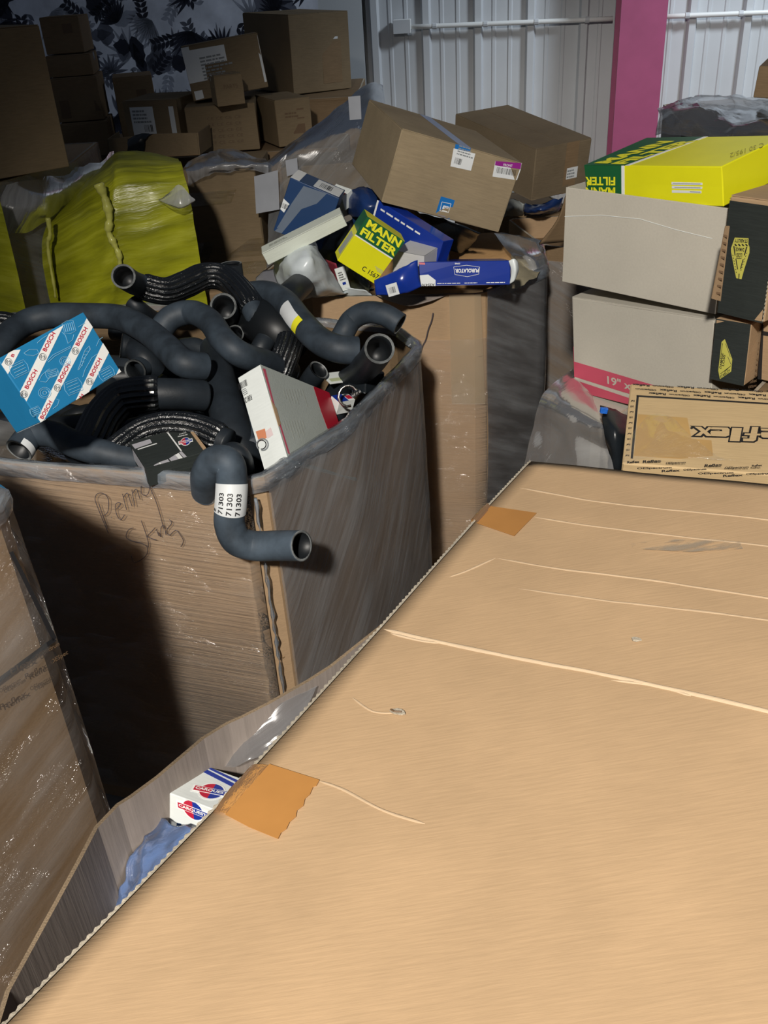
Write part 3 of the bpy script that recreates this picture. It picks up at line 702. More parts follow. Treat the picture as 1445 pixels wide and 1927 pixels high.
# ------------------------------------------------------------------ hoses
def ring_tube(th, name, pts, r, mat, seg=20, openA=True, openB=True, r_in=.84, rim=True):
    fr = frames(pts); n = len(fr); V = []; Fc = []; mi = []
    rad = r if isinstance(r, list) else [r]*n
    for i, (p, t, a, b) in enumerate(fr):
        for k in range(seg):
            an = 2*math.pi*k/seg; V.append(p + (a*math.cos(an)+b*math.sin(an))*rad[i])
    for i in range(n-1):
        for k in range(seg):
            Fc.append((i*seg+k, i*seg+(k+1) % seg, (i+1)*seg+(k+1) % seg, (i+1)*seg+k)); mi.append(0)
    for which, op in ((0, openA), (n-1, openB)):
        base = which*seg; p, t, a, b = fr[which]; d = t if which == 0 else -t
        if not op: Fc.append(tuple(base+k for k in range(seg))); mi.append(0); continue
        prev = base; steps = [(r_in, 0), (r_in, 1.2), (r_in*.97, 3.2)]
        if 1:
            for q, (f, dep) in enumerate(steps):
                s_ = len(V); acc = 0; iw = which; stp = 1 if which == 0 else -1
                while acc < rad[which]*dep*.9 and 0 <= iw+stp < n: acc += (fr[iw+stp][0]-fr[iw][0]).length; iw += stp
                p2, t2, a2, b2 = fr[iw]
                for k in range(seg):
                    an = 2*math.pi*k/seg; V.append(p2 + (a2*math.cos(an)+b2*math.sin(an))*rad[iw]*f)
                for k in range(seg): Fc.append((prev+k, prev+(k+1) % seg, s_+(k+1) % seg, s_+k)); mi.append(1 if q == 0 else 2)
                prev = s_
            Fc.append(tuple(prev+k for k in range(seg))); mi.append(2)
    return mesh(name, V, Fc, None, th=th, mats=[mat, rim_m, rubber_black], mi=mi, smooth=True)
def cut(pts, t0, t1): n = len(pts); return pts[int(t0*(n-1)):int(t1*(n-1))+1]
def hose(label, P, wpx, mat=None, sleeve=None, ends=(1, 1), tag=None, seg=22, group=None, n=9, taper=None, cat='hose'):
    """P: control points (Vectors); wpx: width in the photograph at the first point"""
    pts = spline(P, n); dep = (P[0]-CAM).dot(_f); r = wpx*.5*dep/F_PX
    base = min(pts, key=lambda p: p.z)
    th = Th('rubber_hose', label, cat, Matrix.Translation(base), group)
    rad = r
    if taper: rad = [r*(taper[0]+(taper[1]-taper[0])*i/(len(pts)-1)) for i in range(len(pts))]
    ring_tube(th, 'hose_body', pts, rad, mat or rubber, seg, bool(ends[0]), bool(ends[1]))
    if sleeve:
        q = cut(pts, *sleeve); fr = frames(q); V = []; Fc = []; S_ = 60
        for i, (p, t, a, b) in enumerate(fr):
            e = 1 if 0 < i < len(fr)-1 else .9
            for k in range(S_):
                an = 2*math.pi*k/S_; rr_ = r*(1.12 + (.075 if k % 3 == 0 else 0))*e; V.append(p+(a*math.cos(an)+b*math.sin(an))*rr_)
        for i in range(len(fr)-1):
            for k in range(S_): Fc.append((i*S_+k, i*S_+(k+1) % S_, (i+1)*S_+(k+1) % S_, (i+1)*S_+k))
        mesh('woven_sleeve', V, Fc, sleeve_m, th=th, smooth=False)
    th.pts = pts; th.r = r; return th
def band(th, t0, t1, a0, a1, mat, name, toward=None, dr=.0012):
    """label wrapped over part of a hose; angles measured from the side facing 'toward'"""
    q = cut(th.pts, t0, t1); fr = frames(q); V = []; Fc = []; K = 12
    for i, (p, t, a, b) in enumerate(fr):
        d = (CAM-p); d = (d - t*d.dot(t)).normalized(); e = t.cross(d)
        for k in range(K+1):
            an = a0+(a1-a0)*k/K; V.append(p+(d*math.cos(an)+e*math.sin(an))*(th.r+dr))
    for i in range(len(fr)-1):
        for k in range(K): s_ = i*(K+1)+k; Fc.append((s_, s_+1, s_+K+2, s_+K+1))
    return mesh(name, V, Fc, mat, th=th, smooth=True)
def band_text(th, s, t0, t1, an0, an1, mat, parent, flip=1):
    """text running along the hose, its height wrapped round it"""
    V, Fc = text_mesh(s, .02); fr = frames(th.pts); n = len(fr); W = []
    for x, y in V:
        f = (t0+(t1-t0)*x)*(n-1); i = min(n-2, int(f)); u = f-i
        p = fr[i][0].lerp(fr[i+1][0], u); t = fr[i][1].lerp(fr[i+1][1], u).normalized()
        d = (CAM-p); d = (d - t*d.dot(t)).normalized(); e = t.cross(d); an = an0+(an1-an0)*y
        W.append(p+(d*math.cos(an)+e*math.sin(an))*(th.r+.0020))
    mesh('lettering', W, Fc, mat, th=th, parent=parent)
# the hose hanging over the front rim
P = [at(388, 925, z=.96), at(388, 893, z=1.02), at(405, 868, z=1.055), at(430, 872, z=1.055), at(436, 905, y=1.565), at(434, 950, y=1.545), at(432, 985, y=1.54), at(445, 1016, y=1.535), at(478, 1027, y=1.54), at(520, 1027, y=1.525), at(568, 1027, y=1.49)]
h1 = hose('black elbow hose with white number label hanging over the front rim of the bin', P, 56, plain('chalky_rubber', (.055, .075, .098), .62, var=.55, spec=.4, bump=.1, bs=160, scale=13), ends=(0, 1))
lb = band(h1, .42, .535, -1.35, 1.35, paper, 'number_label')
for k, s_ in enumerate((0, 1, 2)):
    c = -.62+.55*k
    band_text(h1, '71303', .525, .452, -c-.17, -c+.17, black_ink, lb)
band_text(h1, 'E', .525, .512, 1.0, 1.25, black_ink, lb)
hose('black rubber hump just behind the labelled hose on the front rim', [at(462, 905, z=.93), at(458, 868, z=1.0), at(440, 850, z=1.02), at(420, 862, z=.98), at(405, 890, z=.93)], 36, rubber, ends=(0, 0))
hose('black hose with glossy woven sleeve, open end facing the yellow wrapped pallet', [at(232, 520, z=1.235), at(258, 535, z=1.18), at(310, 548, z=1.15), at(350, 535, z=1.155), at(385, 520, z=1.16), at(425, 525, z=1.15), at(462, 560, z=1.12), at(485, 600, z=1.08), at(505, 640, z=1.02)], 46, rubber_dusty, sleeve=(.16, .82), ends=(1, 0))
hose('longest dusty black hose arching from the left edge above the blue striped box', [at(-55, 690, z=1.05), at(-10, 655, z=1.09), at(40, 612, z=1.11), at(90, 595, z=1.12), at(160, 594, z=1.12), at(225, 598, z=1.12), at(275, 622, z=1.12), at(315, 655, z=1.11), at(345, 683, z=1.10), at(385, 690, z=1.08)], 49, rubber_dusty)
h4 = hose('dusty black S-shaped hose running down the middle of the bin to the white box', [at(300, 625, z=1.10), at(322, 598, z=1.13), at(360, 588, z=1.14), at(395, 605, z=1.14), at(420, 640, z=1.13), at(455, 668, z=1.10), at(500, 682, z=1.05), at(545, 700, z=.98)], 46, rubber_dusty, ends=(0, 0))
hose('black hose whose open ring faces the camera under the woven sleeve', [at(420, 576, z=1.13), at(428, 592, z=1.08), at(440, 615, z=1.0), at(450, 650, z=.9)], 50, rubber)
h6 = hose('black hose with a white and yellow sticker behind the open ring', [at(455, 556, z=1.10), at(500, 552, z=1.12), at(535, 568, z=1.12), at(565, 605, z=1.11), at(600, 640, z=1.09), at(635, 656, z=1.08), at(672, 660, z=1.07)], 46, rubber_dusty, ends=(0, 1))
lb = band(h6, .44, .57, -.2, 1.0, paper, 'sticker'); band(h6, .555, .58, -.2, 1.0, yellow_letter, 'yellow_stripe', dr=.0016)
hose('short black stub pointing up right beside the white bag', [at(570, 532, z=1.09), at(548, 552, z=1.11), at(525, 575, z=1.09), at(512, 600, z=1.02)], 46, rubber)
hose('black hook-shaped hose reaching over the right rim towards the filter bin', [at(753, 610, z=1.10), at(722, 592, z=1.12), at(690, 588, z=1.12), at(662, 602, z=1.10), at(645, 630, z=1.07), at(625, 665, z=1.0)], 42, rubber_dusty, ends=(1, 0))
hose('thick black hose with its big open end up at the right rim', [at(714, 656, z=1.15), at(696, 682, z=1.07), at(668, 708, z=.99), at(640, 735, z=.93), at(620, 780, z=.86)], 58, rubber, ends=(1, 0), taper=(1, 1.05))
hose('small open black pipe end left of the thick hose by the right rim', [at(600, 696, z=1.02), at(590, 708, z=1.0), at(578, 726, z=.96), at(560, 760, z=.9)], 40, rubber)
h11 = hose('black hose with woven sleeve bending below the blue striped box', [at(150, 870, z=.97), at(172, 830, z=1.0), at(195, 785, z=1.03), at(230, 752, z=1.05), at(280, 742, z=1.06), at(335, 742, z=1.05), at(385, 745, z=1.03)], 62, rubber, sleeve=(.08, .74), ends=(0, 0))
h12 = hose('dusty black hose lying along the front rim at the left', [at(35, 848, z=1.02), at(62, 818, z=1.035), at(100, 818, z=1.035), at(150, 840, z=1.02), at(205, 855, z=1.005), at(270, 868, z=.98)], 52, rubber_dusty, ends=(1, 0))
band(h12, .0, .07, -.2, 2.4, paper, 'white_label')
hose('black hose with woven sleeve curving behind the black parts box', [at(185, 885, z=.97), at(225, 850, z=1.0), at(270, 818, z=1.02), at(320, 805, z=1.03), at(375, 812, z=1.02), at(430, 835, z=1.0)], 54, rubber, sleeve=(.06, .95), ends=(0, 0))
hose('grey black hose lying low between the two woven sleeves', [at(150, 870, z=.94), at(200, 835, z=.95), at(250, 808, z=.96), at(300, 800, z=.95)], 44, rubber_dusty, ends=(0, 0))
hose('wide black tube standing upright left of the white box', [at(402, 655, z=1.04), at(415, 720, z=1.02), at(432, 790, z=.98), at(452, 850, z=.93), at(470, 900, z=.86)], 64, rubber, ends=(0, 0), taper=(.8, 1.2))
hose('short black connector hose under the long arch beside the blue box', [at(228, 650, z=1.06), at(252, 655, z=1.05), at(272, 675, z=1.04), at(290, 700, z=1.0)], 46, rubber)
hose('stubby black pipe below the long arch with a dark cut end', [at(254, 698, z=1.03), at(280, 684, z=1.02), at(310, 672, z=1.0)], 44, rubber_dusty)
hose('big black bulging hose under the stub by the white bag', [at(455, 580, z=1.06), at(485, 598, z=1.06), at(520, 622, z=1.05), at(555, 650, z=1.0)], 84, rubber_black, ends=(0, 0))
hose('upright black pipe end at the back of the bin before the brown carton', [at(434, 496, z=1.16), at(434, 496, z=1.16)-Vector((0, 0, .04)), at(434, 496, z=1.16)-Vector((0, -.01, .10))], 42, rubber)
hose('black hose with woven sleeve standing behind the white box', [at(548, 636, z=1.07), at(538, 668, z=1.04), at(524, 705, z=1.0), at(510, 740, z=.95)], 44, rubber, sleeve=(.0, 1), ends=(0, 0))
hose('short black hose end with a pale label edge in the middle of the bin', [at(500, 640, z=1.05), at(488, 660, z=1.03), at(478, 690, z=.98)], 38, rubber)
hose('small open ring between the S-shaped hose and the bulging hose', [at(442, 628, z=1.04), at(448, 640, z=1.0), at(455, 665, z=.94)], 34, rubber)
hose('black hose with ribbed mesh cover at the far left edge', [at(-40, 625, z=1.06), at(0, 612, z=1.07), at(40, 622, z=1.05)], 44, rubber, sleeve=(0, 1), ends=(0, 0))
hose('short black pipe crossing below the S-shaped hose', [at(335, 655, z=1.03), at(365, 652, z=1.04), at(388, 662, z=1.03)], 34, rubber)
hose('thin black hose peeping out at the top of the long arch', [at(248, 566, z=1.13), at(262, 580, z=1.11), at(290, 600, z=1.06), at(320, 610, z=1.02)], 30, rubber)
hose('bluish black hose low behind the labelled hose', [at(455, 760, z=.93), at(462, 800, z=.95), at(485, 850, z=.93)], 60, rubber_dusty, ends=(0, 0))
rr = random.Random(5)
for i in range(26):
    c = Vector((rr.uniform(-1.0, -.12), rr.uniform(1.9, 2.6), rr.uniform(.74, .95)))
    if c.x > -.35 and c.y > 2.3: c.x -= .3
    if c.x > -.2 and c.y < 2.0: c.x -= .25
    a = rr.uniform(0, 3.14); d = Vector((math.cos(a), math.sin(a), rr.uniform(-.2, .2))); e = Vector((-d.y, d.x, .2)); L = .17
    hose('plain black hose lying deep in the bin beneath the others', [c-d*L-e*.05, c-d*L*.4+e*.03, c+d*L*.4-e*.02, c+d*L+e*.06], 44+rr.uniform(-8, 10), rr.choice((rubber, rubber_dusty, rubber_black)), group='hoses deep in the bin', seg=14, n=5)
# ------------------------------------------------------------------ boxes among the hoses
D = (.202, .128, .096)
bo = box_thing('filter_box', 'blue box with white diagonal stripes and red lettering among the hoses', 'box', (-.639, 1.648, 1.223), (64.7, -6.1, 56.1), D, bosch_blue, b=.0015)
fu_ = Face(bo, D, 'u'); ff = Face(bo, D, 'f')
def zp(x, y): return (x/6.02, 580+y/6.02)
stripes = [[(-40, 720), (5, 655), (110, 480), (232, 470), (75, 775), (0, 780)], [(555, 290), (720, 190), (290, 1075), (218, 960)], [(980, 115), (1050, 215), (480, 1300), (400, 1300)], [(1165, 395), (1240, 490), (950, 1060), (850, 1060)], [(1355, 670), (1400, 715), (1310, 760), (1318, 748)]]
patch_on(fu_, [[zp(*q) for q in s] for s in stripes], white_ink, 'white_stripe', px=True, h=.0003)
# stripes carried round onto the dark side face
patch_on(ff, [[zp(*q) for q in s] for s in ([(5, 700), (75, 775), (200, 1420), (150, 1400)], [(218, 980), (290, 1075), (330, 1350), (275, 1370)])], white_ink, 'white_stripe', px=True, h=.0003)
mb = MB(); ux, uy = 205, -410; n_ = math.hypot(ux, uy)
tl = [((520, 497), (628, 288)), ((315, 922), (425, 712)), ((890, 434), (995, 232)), ((690, 848), (796, 645)), ((485, 1262), (592, 1066)), ((1052, 778), (1152, 580))]
for (ax, ay), (bx, by) in tl:
    dx, dy = bx-ax, by-ay; px_, py_ = dy*.21, -dx*.21
    text_on(fu_, 'BOSCH', zp(ax, ay), zp(bx, by), zp(ax+px_, ay+py_), red_ink, bold=.025, lift=.0009)
text_on(fu_, 'B', zp(150, 560), zp(166, 525), zp(118, 545), red_ink, bold=.025, lift=.0009)
text_on(fu_, 'H', zp(915, 1022), zp(944, 985), zp(892, 1004), red_ink, bold=.025, lift=.0009)
mb = MB()
def circ(face, c, r, wpx, n=20, arc=(0, 6.283), ex=1.0):
    (cx, cy) = c; P = []
    for k in range(n+1):
        a = arc[0]+(arc[1]-arc[0])*k/n; P.append(face.px(*zp(cx+r*math.cos(a), cy+r*ex*math.sin(a)), .0009))
    mb.tube(P, wpx, 4)
for c in ((92, 608), (480, 552), (268, 975), (850, 485), (648, 903), (1012, 832)):
    circ(fu_, c, 38, .0007); circ(fu_, c, 22, .0009, 5, (-1.1, 1.1)); circ(fu_, c, 22, .0009, 5, (2.04, 4.2))
    mb.tube([fu_.px(*zp(c[0]-20, c[1]+6), .0009), fu_.px(*zp(c[0]+20, c[1]-6), .0009)], .0007, 4)
mb.make('round_emblem', grey_ink, th=bo)
# pale line drawings of filters, plugs and lamps between the stripes
mb = MB()
def ln(P, w_=.0005): mb.tube([fu_.px(*zp(*q), .0007) for q in P], w_, 4)
def cyl(c, L, W_, a, nrib=4):
    ca, sa = math.cos(a), math.sin(a)
    def t(x, y): return (c[0]+x*ca-y*sa, c[1]+x*sa+y*ca)
    ln([t(-L, -W_), t(L, -W_), t(L+W_*.25, 0), t(L, W_), t(-L, W_), t(-L-W_*.25, 0), t(-L, -W_)])
    for k in range(nrib): y = -W_*.7+1.4*W_*k/(nrib-1); ln([t(-L*.75, y), t(L*.8, y)], .0007)
cyl((215, 690), 90, 75, -.45); cyl((830, 890), 85, 75, -.4); cyl((400, 1170), 50, 45, -.4); cyl((1205, 740), 75, 60, -.5); cyl((780, 215), 60, 65, 1.3, 5); cyl((590, 740), 65, 40, -.3)
for c, r in (((505, 960), 70), ((735, 600), 60)):
    for k in (1, .72, .3): circ(fu_, c, r*k, .0005, 14, ex=.9)
for P in ([(700, 270), (740, 310), (770, 400), (820, 360), (835, 300)], [(530, 600), (600, 530), (800, 430)], [(545, 612), (620, 545), (805, 445)], [(880, 700), (905, 640), (930, 560), (960, 480), (1010, 430), (1020, 470), (960, 560), (930, 640), (890, 700)],
          [(270, 510), (330, 470), (420, 470), (440, 510), (380, 540), (300, 530), (270, 510)], [(440, 820), (470, 760), (540, 700), (560, 690)], [(935, 780), (960, 700), (1040, 560), (1100, 520)], [(420, 395), (470, 350), (530, 310)], [(1090, 430), (1120, 360), (1160, 330)],
          [(600, 1140), (650, 1100), (670, 1040), (640, 1030)], [(455, 830), (520, 840), (560, 790), (640, 760), (650, 710)], [(885, 215), (940, 180), (960, 170)]): ln(P, .0006)
for k in range(5): ln([(900+k*16, 640-k*38), (935+k*18, 650-k*40)], .0006)
mb.make('line_drawing', bosch_line, th=bo)
mb = MB()
for q in range(3):
    text_on(ff, 'BOSCH', (.12+q*.02, .82-q*.3, 0), (.16+q*.02, .62-q*.3, 0), (.19+q*.02, .83-q*.3, 0), red_ink, bold=.02, lift=.0009, px=False)
    text_on(ff, 'BOSCH', (.55+q*.03, .75-q*.3, 0), (.59+q*.03, .55-q*.3, 0), (.62+q*.03, .76-q*.3, 0), red_ink, bold=.02, lift=.0009, px=False)
# white box with number and copper coil picture
D = (.0616, .272, .229)
rb = box_thing('parts_box', 'worn white parts box with a red end band standing against the front right rim', 'box', tuple(CAM+(Vector((-.138, 1.634, .979))-CAM)*1.08), (-40.1, -29.8, -12.3), D, white_board, b=.002)
ff = Face(rb, D, 'f'); fr_ = Face(rb, D, 'r')
def z7(x, y): return (430+x/6.283, 680+y/6.283)
patch_on(fr_, [rect(-.01, -.01, 1.01, 1.01)], board('grey_white_card', (.42, .46, .43), var=.08, rough=.6), 'side_panel', h=.0004)
patch_on(fr_, [[z7(*q) for q in ((1000, 300), (1250, 360), (1330, 760), (1190, 860), (1090, 590))]], band_red, 'red_band', px=True, h=.0003, lift=.0005)
patch_on(fr_, [[z7(*q) for q in ((400, 85), (432, 92), (530, 480), (722, 1100), (700, 1090), (500, 430))]], pink_ink, 'rose_stripe', px=True, h=.0003, lift=.0005)
th_ = rb
mb = MB(); rr = random.Random(3)
for k in range(16):
    x0 = 640+(k % 8)*32; y0 = 330+(k//8)*370; L = rr.uniform(80, 230); dx = L*.30
    P = [z7(x0, y0), z7(x0+9, y0+3), z7(x0+dx+9, y0+L+3), z7(x0+dx, y0+L)]; mb.slab([fr_.px(*p_, .0009) for p_ in P], fr_.n, .0002)
mb.make('fine_print', faint_ink, th=rb, kind='stuff')
text_on(ff, 'R88120', z7(268, 388), z7(178, 440), z7(283, 452), black_ink, parent=None, bold=.01, lift=.0009)
mb = MB(); rr = random.Random(4)
for k in range(14):
    x = 112+k*7.4; y = 268-k*4.2; w_ = rr.choice((2, 3.4, 4.6)); P = [z7(x, y), z7(x+w_, y-w_*.5), z7(x+w_+16, y-w_*.5+72), z7(x+16, y+72)]
    mb.slab([ff.px(*p_, .0008) for p_ in P], ff.n, .0002)
mb.make('barcode', black_ink, th=rb)
mb = MB()
for k in range(4):
    P = [z7(150+k*10, 345+k*18), z7(205+k*8, 315+k*18), z7(207+k*8, 322+k*18), z7(152+k*10, 352+k*18)]; mb.slab([ff.px(*p_, .0008) for p_ in P], ff.n, .0002)
mb.make('fine_print', grey_ink, th=rb)
patch_on(ff, [[z7(*q) for q in ((322, 830), (430, 795), (452, 905), (360, 950))]], copper_ink, 'coil_picture', px=True, h=.0003)
patch_on(ff, [[z7(*q) for q in ((438, 830), (500, 780), (530, 870), (460, 915))]], plain('pale_rose', (.68, .55, .55), .5), 'coil_picture', px=True, h=.0002)
mb = MB(); mb.tube([ff.px(*z7(405+68*math.cos(a), 985+68*math.sin(a)), .0012) for a in [2.9+i*.32 for i in range(-2, 17)][::-1]], .0016, 5); mb.make('hose_picture', grey_ink, th=rb)
mb = MB(); mb.tube([ff.px(*z7(395+52*math.cos(a), 985+52*math.sin(a)), .0012) for a in [2.9+i*.32 for i in range(-2, 17)][::-1]], .0010, 5); mb.make('hose_picture', black_ink, th=rb)
patch_on(fr_, [[z7(*q) for q in ((465, 420), (490, 450), (560, 560), (610, 740), (590, 770), (540, 700), (470, 520))]], kraft, 'torn_corner', px=True, h=.0012, lift=.0004)
# black parts box on the rim
D = (.130, .125, .044)
cb = box_thing('parts_box', 'black parts box with a red and blue oval emblem on the front rim', 'box', tuple(CAM+(Vector((-.395, 1.549, 1.072))-CAM)*1.11), (3.9, -.4, 26.4), D, black_board, b=.0015)
cb.o.location.z -= 0.0
fu_ = Face(cb, D, 'u')
def z6(x, y): return (200+x/6.568, 780+y/6.568)
patch_on(fu_, [[z6(*q) for q in ((730, 200), (748, 196), (935, 450), (915, 450))], [z6(*q) for q in ((515, 262), (730, 200), (735, 210), (520, 272))]], white_ink, 'white_rule', px=True, h=.0003)
patch_on(fu_, [[z6(*q) for q in ((315, 375), (540, 305), (565, 352), (355, 425))]], silver_ink, 'silver_label', px=True, h=.0003)
patch_on(fu_, [[z6(*q) for q in ((385, 430), (620, 355), (630, 362), (392, 438))]], white_ink, 'fine_print', px=True, h=.0003)
patch_on(fu_, [[z6(*q) for q in ((585, 630), (640, 600), (720, 660), (680, 680))], [z6(*q) for q in ((660, 590), (760, 555), (860, 670), (730, 665))], [z6(*q) for q in ((775, 548), (850, 500), (1000, 672), (880, 670))], [z6(*q) for q in ((900, 470), (930, 455), (1068, 598), (1035, 630))]], silver_ink, 'rotor_picture', px=True, h=.0003)
patch_on(fu_, [[z6(*q) for q in ((850, 500), (895, 478), (1030, 640), (985, 675))], [z6(*q) for q in ((635, 605), (665, 592), (725, 660), (690, 665))]], white_ink, 'rotor_picture', px=True, h=.0003)
patch_on(fu_, [[z6(*q) for q in ((995, 160), (1025, 150), (1252, 410), (1198, 440))]], kraft, 'end_flap', px=True, h=.0015)
def oval_logo(face, Z, c, ux, uy, th, word='CARQUEST', sc_=1.0):
    """red and blue oval with a lettered bar across; c centre, ux/uy half axes in crop pixels"""
    def q(a, b): return Z(c[0]+ux[0]*a+uy[0]*b, c[1]+ux[1]*a+uy[1]*b)
    E_ = lambda f, a0, a1, n=14: [q(f*.72*math.cos(a0+(a1-a0)*i/n), f*math.sin(a0+(a1-a0)*i/n)) for i in range(n+1)]
    patch_on(face, [E_(1.18, 0, 6.283)], white_ink, 'emblem', px=True, h=.0002, lift=.0002)
    patch_on(face, [[q(-1.22, -.50), q(1.22, -.50), q(1.22, .50), q(-1.22, .50)]], white_ink, 'emblem', px=True, h=.0002, lift=.0003)
    patch_on(face, [E_(1, math.pi/2, 1.5*math.pi)+[q(0, 0)]], red_ink, 'emblem', px=True, h=.0002, lift=.0006)
    patch_on(face, [E_(1, -math.pi/2, math.pi/2)+[q(0, 0)]], blue_ink, 'emblem', px=True, h=.0002, lift=.0006)
    patch_on(face, [[q(-1.12, -.36), q(1.12, -.36), q(1.12, .36), q(-1.12, .36)]], white_ink, 'emblem', px=True, h=.0002, lift=.0009)
    patch_on(face, [[q(-1.08, -.30), q(0, -.30), q(0, .30), q(-1.08, .30)]], red_ink, 'emblem', px=True, h=.0001, lift=.0012)
    patch_on(face, [[q(0, -.30), q(1.08, -.30), q(1.08, .30), q(0, .30)]], blue_ink, 'emblem', px=True, h=.0001, lift=.0012)
    text_on(face, word, q(-1.0, -.2), q(1.0, -.2), q(-1.0, .2), white_ink, bold=.03, lift=.0017)
oval_logo(fu_, z6, (980, 337), (72, -16), (-8, -42), cb)
text_on(fu_, 'PARTS', z6(905, 258), z6(990, 236), z6(903, 246), white_ink, bold=.02); text_on(fu_, 'PREMIUM', z6(888, 288), z6(1005, 260), z6(886, 275), white_ink, bold=.02)
fl_ = Face(cb, D, 'l'); patch_on(fl_, [rect(.15, .2, .85, .8)], silver_ink, 'silver_label', h=.0003)
# clamp, black valve box and small label box tucked in on the right
th = Th('hose_clamp', 'worn steel hose clamp beside the thick hose at the right rim', 'clamp', Matrix.Translation(at(658, 760, z=.99)))
mb = MB(); c = at(655, 745, z=1.01); mb.tube([c+Vector((.022*math.cos(a), .010*math.sin(a)+.004*math.cos(a), .022*math.sin(a))) for a in [i*.45 for i in range(12)]], .0035, 6); mb.make('clamp_ring', metal_m, th=th, smooth=True)
mb = MB(); c = at(662, 745, z=1.03); mb.tube([c, c+Vector((.02, .006, .008))], .006, 8); mb.make('screw_housing', metal_m, th=th)
mb = MB()
for k in range(3): mb.box((c.x+.001+k*.006, c.y-.007, c.z+.005), (c.x+.004+k*.006, c.y+.004, c.z+.012))
mb.make('screw_thread', metal_m, th=th)
vb = box_thing('valve_housing', 'small black plastic housing with a yellow clip inside the right rim', 'car part', at(688, 733, z=.965), (0, 10, 50), (.075, .055, .045), black_plastic, b=.004)
fv = Face(vb, (.075, .055, .045), 'u'); patch_on(fv, [rect(.5, .6, .9, .85)], yellow_letter, 'yellow_clip', h=.003); patch_on(fv, [rect(.05, .1, .95, .22), rect(.05, .35, .95, .42)], grey_ink, 'moulded_rib', h=.003)
sb = box_thing('small_box', 'little blue and white carton squeezed behind the white parts box', 'box', at(640, 772, z=.955), (15, 10, 40), (.05, .03, .035), white_board, b=.001)
fs = Face(sb, (.05, .03, .035), 'u'); patch_on(fs, [rect(0, 0, .6, 1)], blue_ink, 'blue_panel', h=.0003); patch_on(fs, [rect(.65, .2, .95, .7)], red_ink, 'red_mark', h=.0003)
wl = box_thing('white_card', 'white card glimpsed between hoses at the back right of the bin', 'card', at(632, 712, z=.985), (10, 8, 30), (.06, .05, .004), white_board, b=.0005)
fs = Face(wl, (.06, .05, .004), 'u'); patch_on(fs, [rect(.1, .1, .9, .4)], plain('pale_green', (.45, .5, .3), .5), 'printed_panel', h=.0003)

# ------------------------------------------------------------------ things in the filter bin
D = (.129, .064, .147)
mc = box_thing('filter_box', 'yellow and green filter box tilted in the middle of the heap', 'box', (-.038, 2.60, 1.129), (7.7, 37.8, 11.6), D, yellow_ink, b=.0012)
ff = Face(mc, D, 'f')
def z3(x, y): return (480+x/4.817, 300+y/4.817)
patch_on(ff, [[z3(*q) for q in ((1000, 490), (1420, 790), (1260, 905), (895, 670))]], green_ink, 'green_band', px=True, h=.0003)
patch_on(ff, [[z3(*q) for q in ((898, 668), (1262, 905), (1256, 916), (892, 680))]], white_ink, 'white_rule', px=True, h=.0003)
mb = MB(); text_on(ff, 'MANN', z3(1000, 605), z3(1300, 800), z3(1035, 540), yellow_letter, bold=.04, mb=mb, lift=.0008); text_on(ff, 'FILTER', z3(945, 675), z3(1262, 880), z3(980, 612), yellow_letter, bold=.04, mb=mb, lift=.0008)
mb.make('lettering', yellow_letter, th=mc)
text_on(ff, 'C 1567', z3(962, 1000), z3(1105, 1088), z3(985, 962), black_ink, bold=.01, lift=.0008)
mb = MB()
for k in range(4): mb.slab([ff.px(*z3(*q), .0006) for q in ((1085+k*6, 965+k*14), (1160-k*3, 1010+k*8), (1160-k*3, 1014+k*8), (1085+k*6, 969+k*14))], ff.n, .0002)
mb.make('fine_print', faint_ink, th=mc)
fl_ = Face(mc, D, 'l'); patch_on(fl_, [rect(0, .66, 1, 1)], green_ink, 'green_band', h=.0003); patch_on(fl_, [rect(.2, .1, .8, .55)], faint_ink, 'printed_panel', h=.0002)
def quadbox(name, label, cat, pts, depth_dir, dep, mat, body='box_body', group=None):
    """a box whose front is the given quad (world points) and whose back lies dep further on"""
    P = [Vector(p) for p in pts]; n = (P[1]-P[0]).cross(P[3]-P[0]).normalized()
    if n.dot(CAM-P[0]) < 0: n = -n
    # square the quad up into a true rectangle
    c = sum(P, Vector())/4; u = ((P[1]-P[0])+(P[2]-P[3])).normalized(); v = n.cross(u)
    if v.dot(P[0]-P[3]) < 0: v = -v
    W_ = ((P[1]-P[0]).length+(P[2]-P[3]).length)/2; H_ = ((P[0]-P[3]).length+(P[1]-P[2]).length)/2
    M = Matrix((u, -n, v)).transposed().to_4x4()
    if M.determinant() < 0: M = Matrix((-u, -n, v)).transposed().to_4x4()
    M = Matrix.Translation(c - n*dep/2 - v*H_/2) @ M
    th = Th(name, label, cat, M, group); D = (W_, dep, H_); V, Fc = bev_box(W_, dep, H_, min(.002, dep/4), rr=R); mesh(body, V, Fc, mat, th=th, world=False); th.dims = D
    return th, D
# blue box behind the yellow one
bb, D = quadbox('filter_box', 'dark blue box with fine white lettering leaning behind the yellow and green box', 'box', [at(716, 384, z=1.25), at(850, 462, z=1.16), at(800, 500, z=1.10), at(694, 420, z=1.19)], None, .05, blue_ink)
ff = Face(bb, D, 'f'); lines_on(ff, .08, .74, .95, .86, 1, white_ink, seed=4); patch_on(ff, [rect(-.01, 0, .025, 1)], white_ink, 'white_edge', h=.0004)
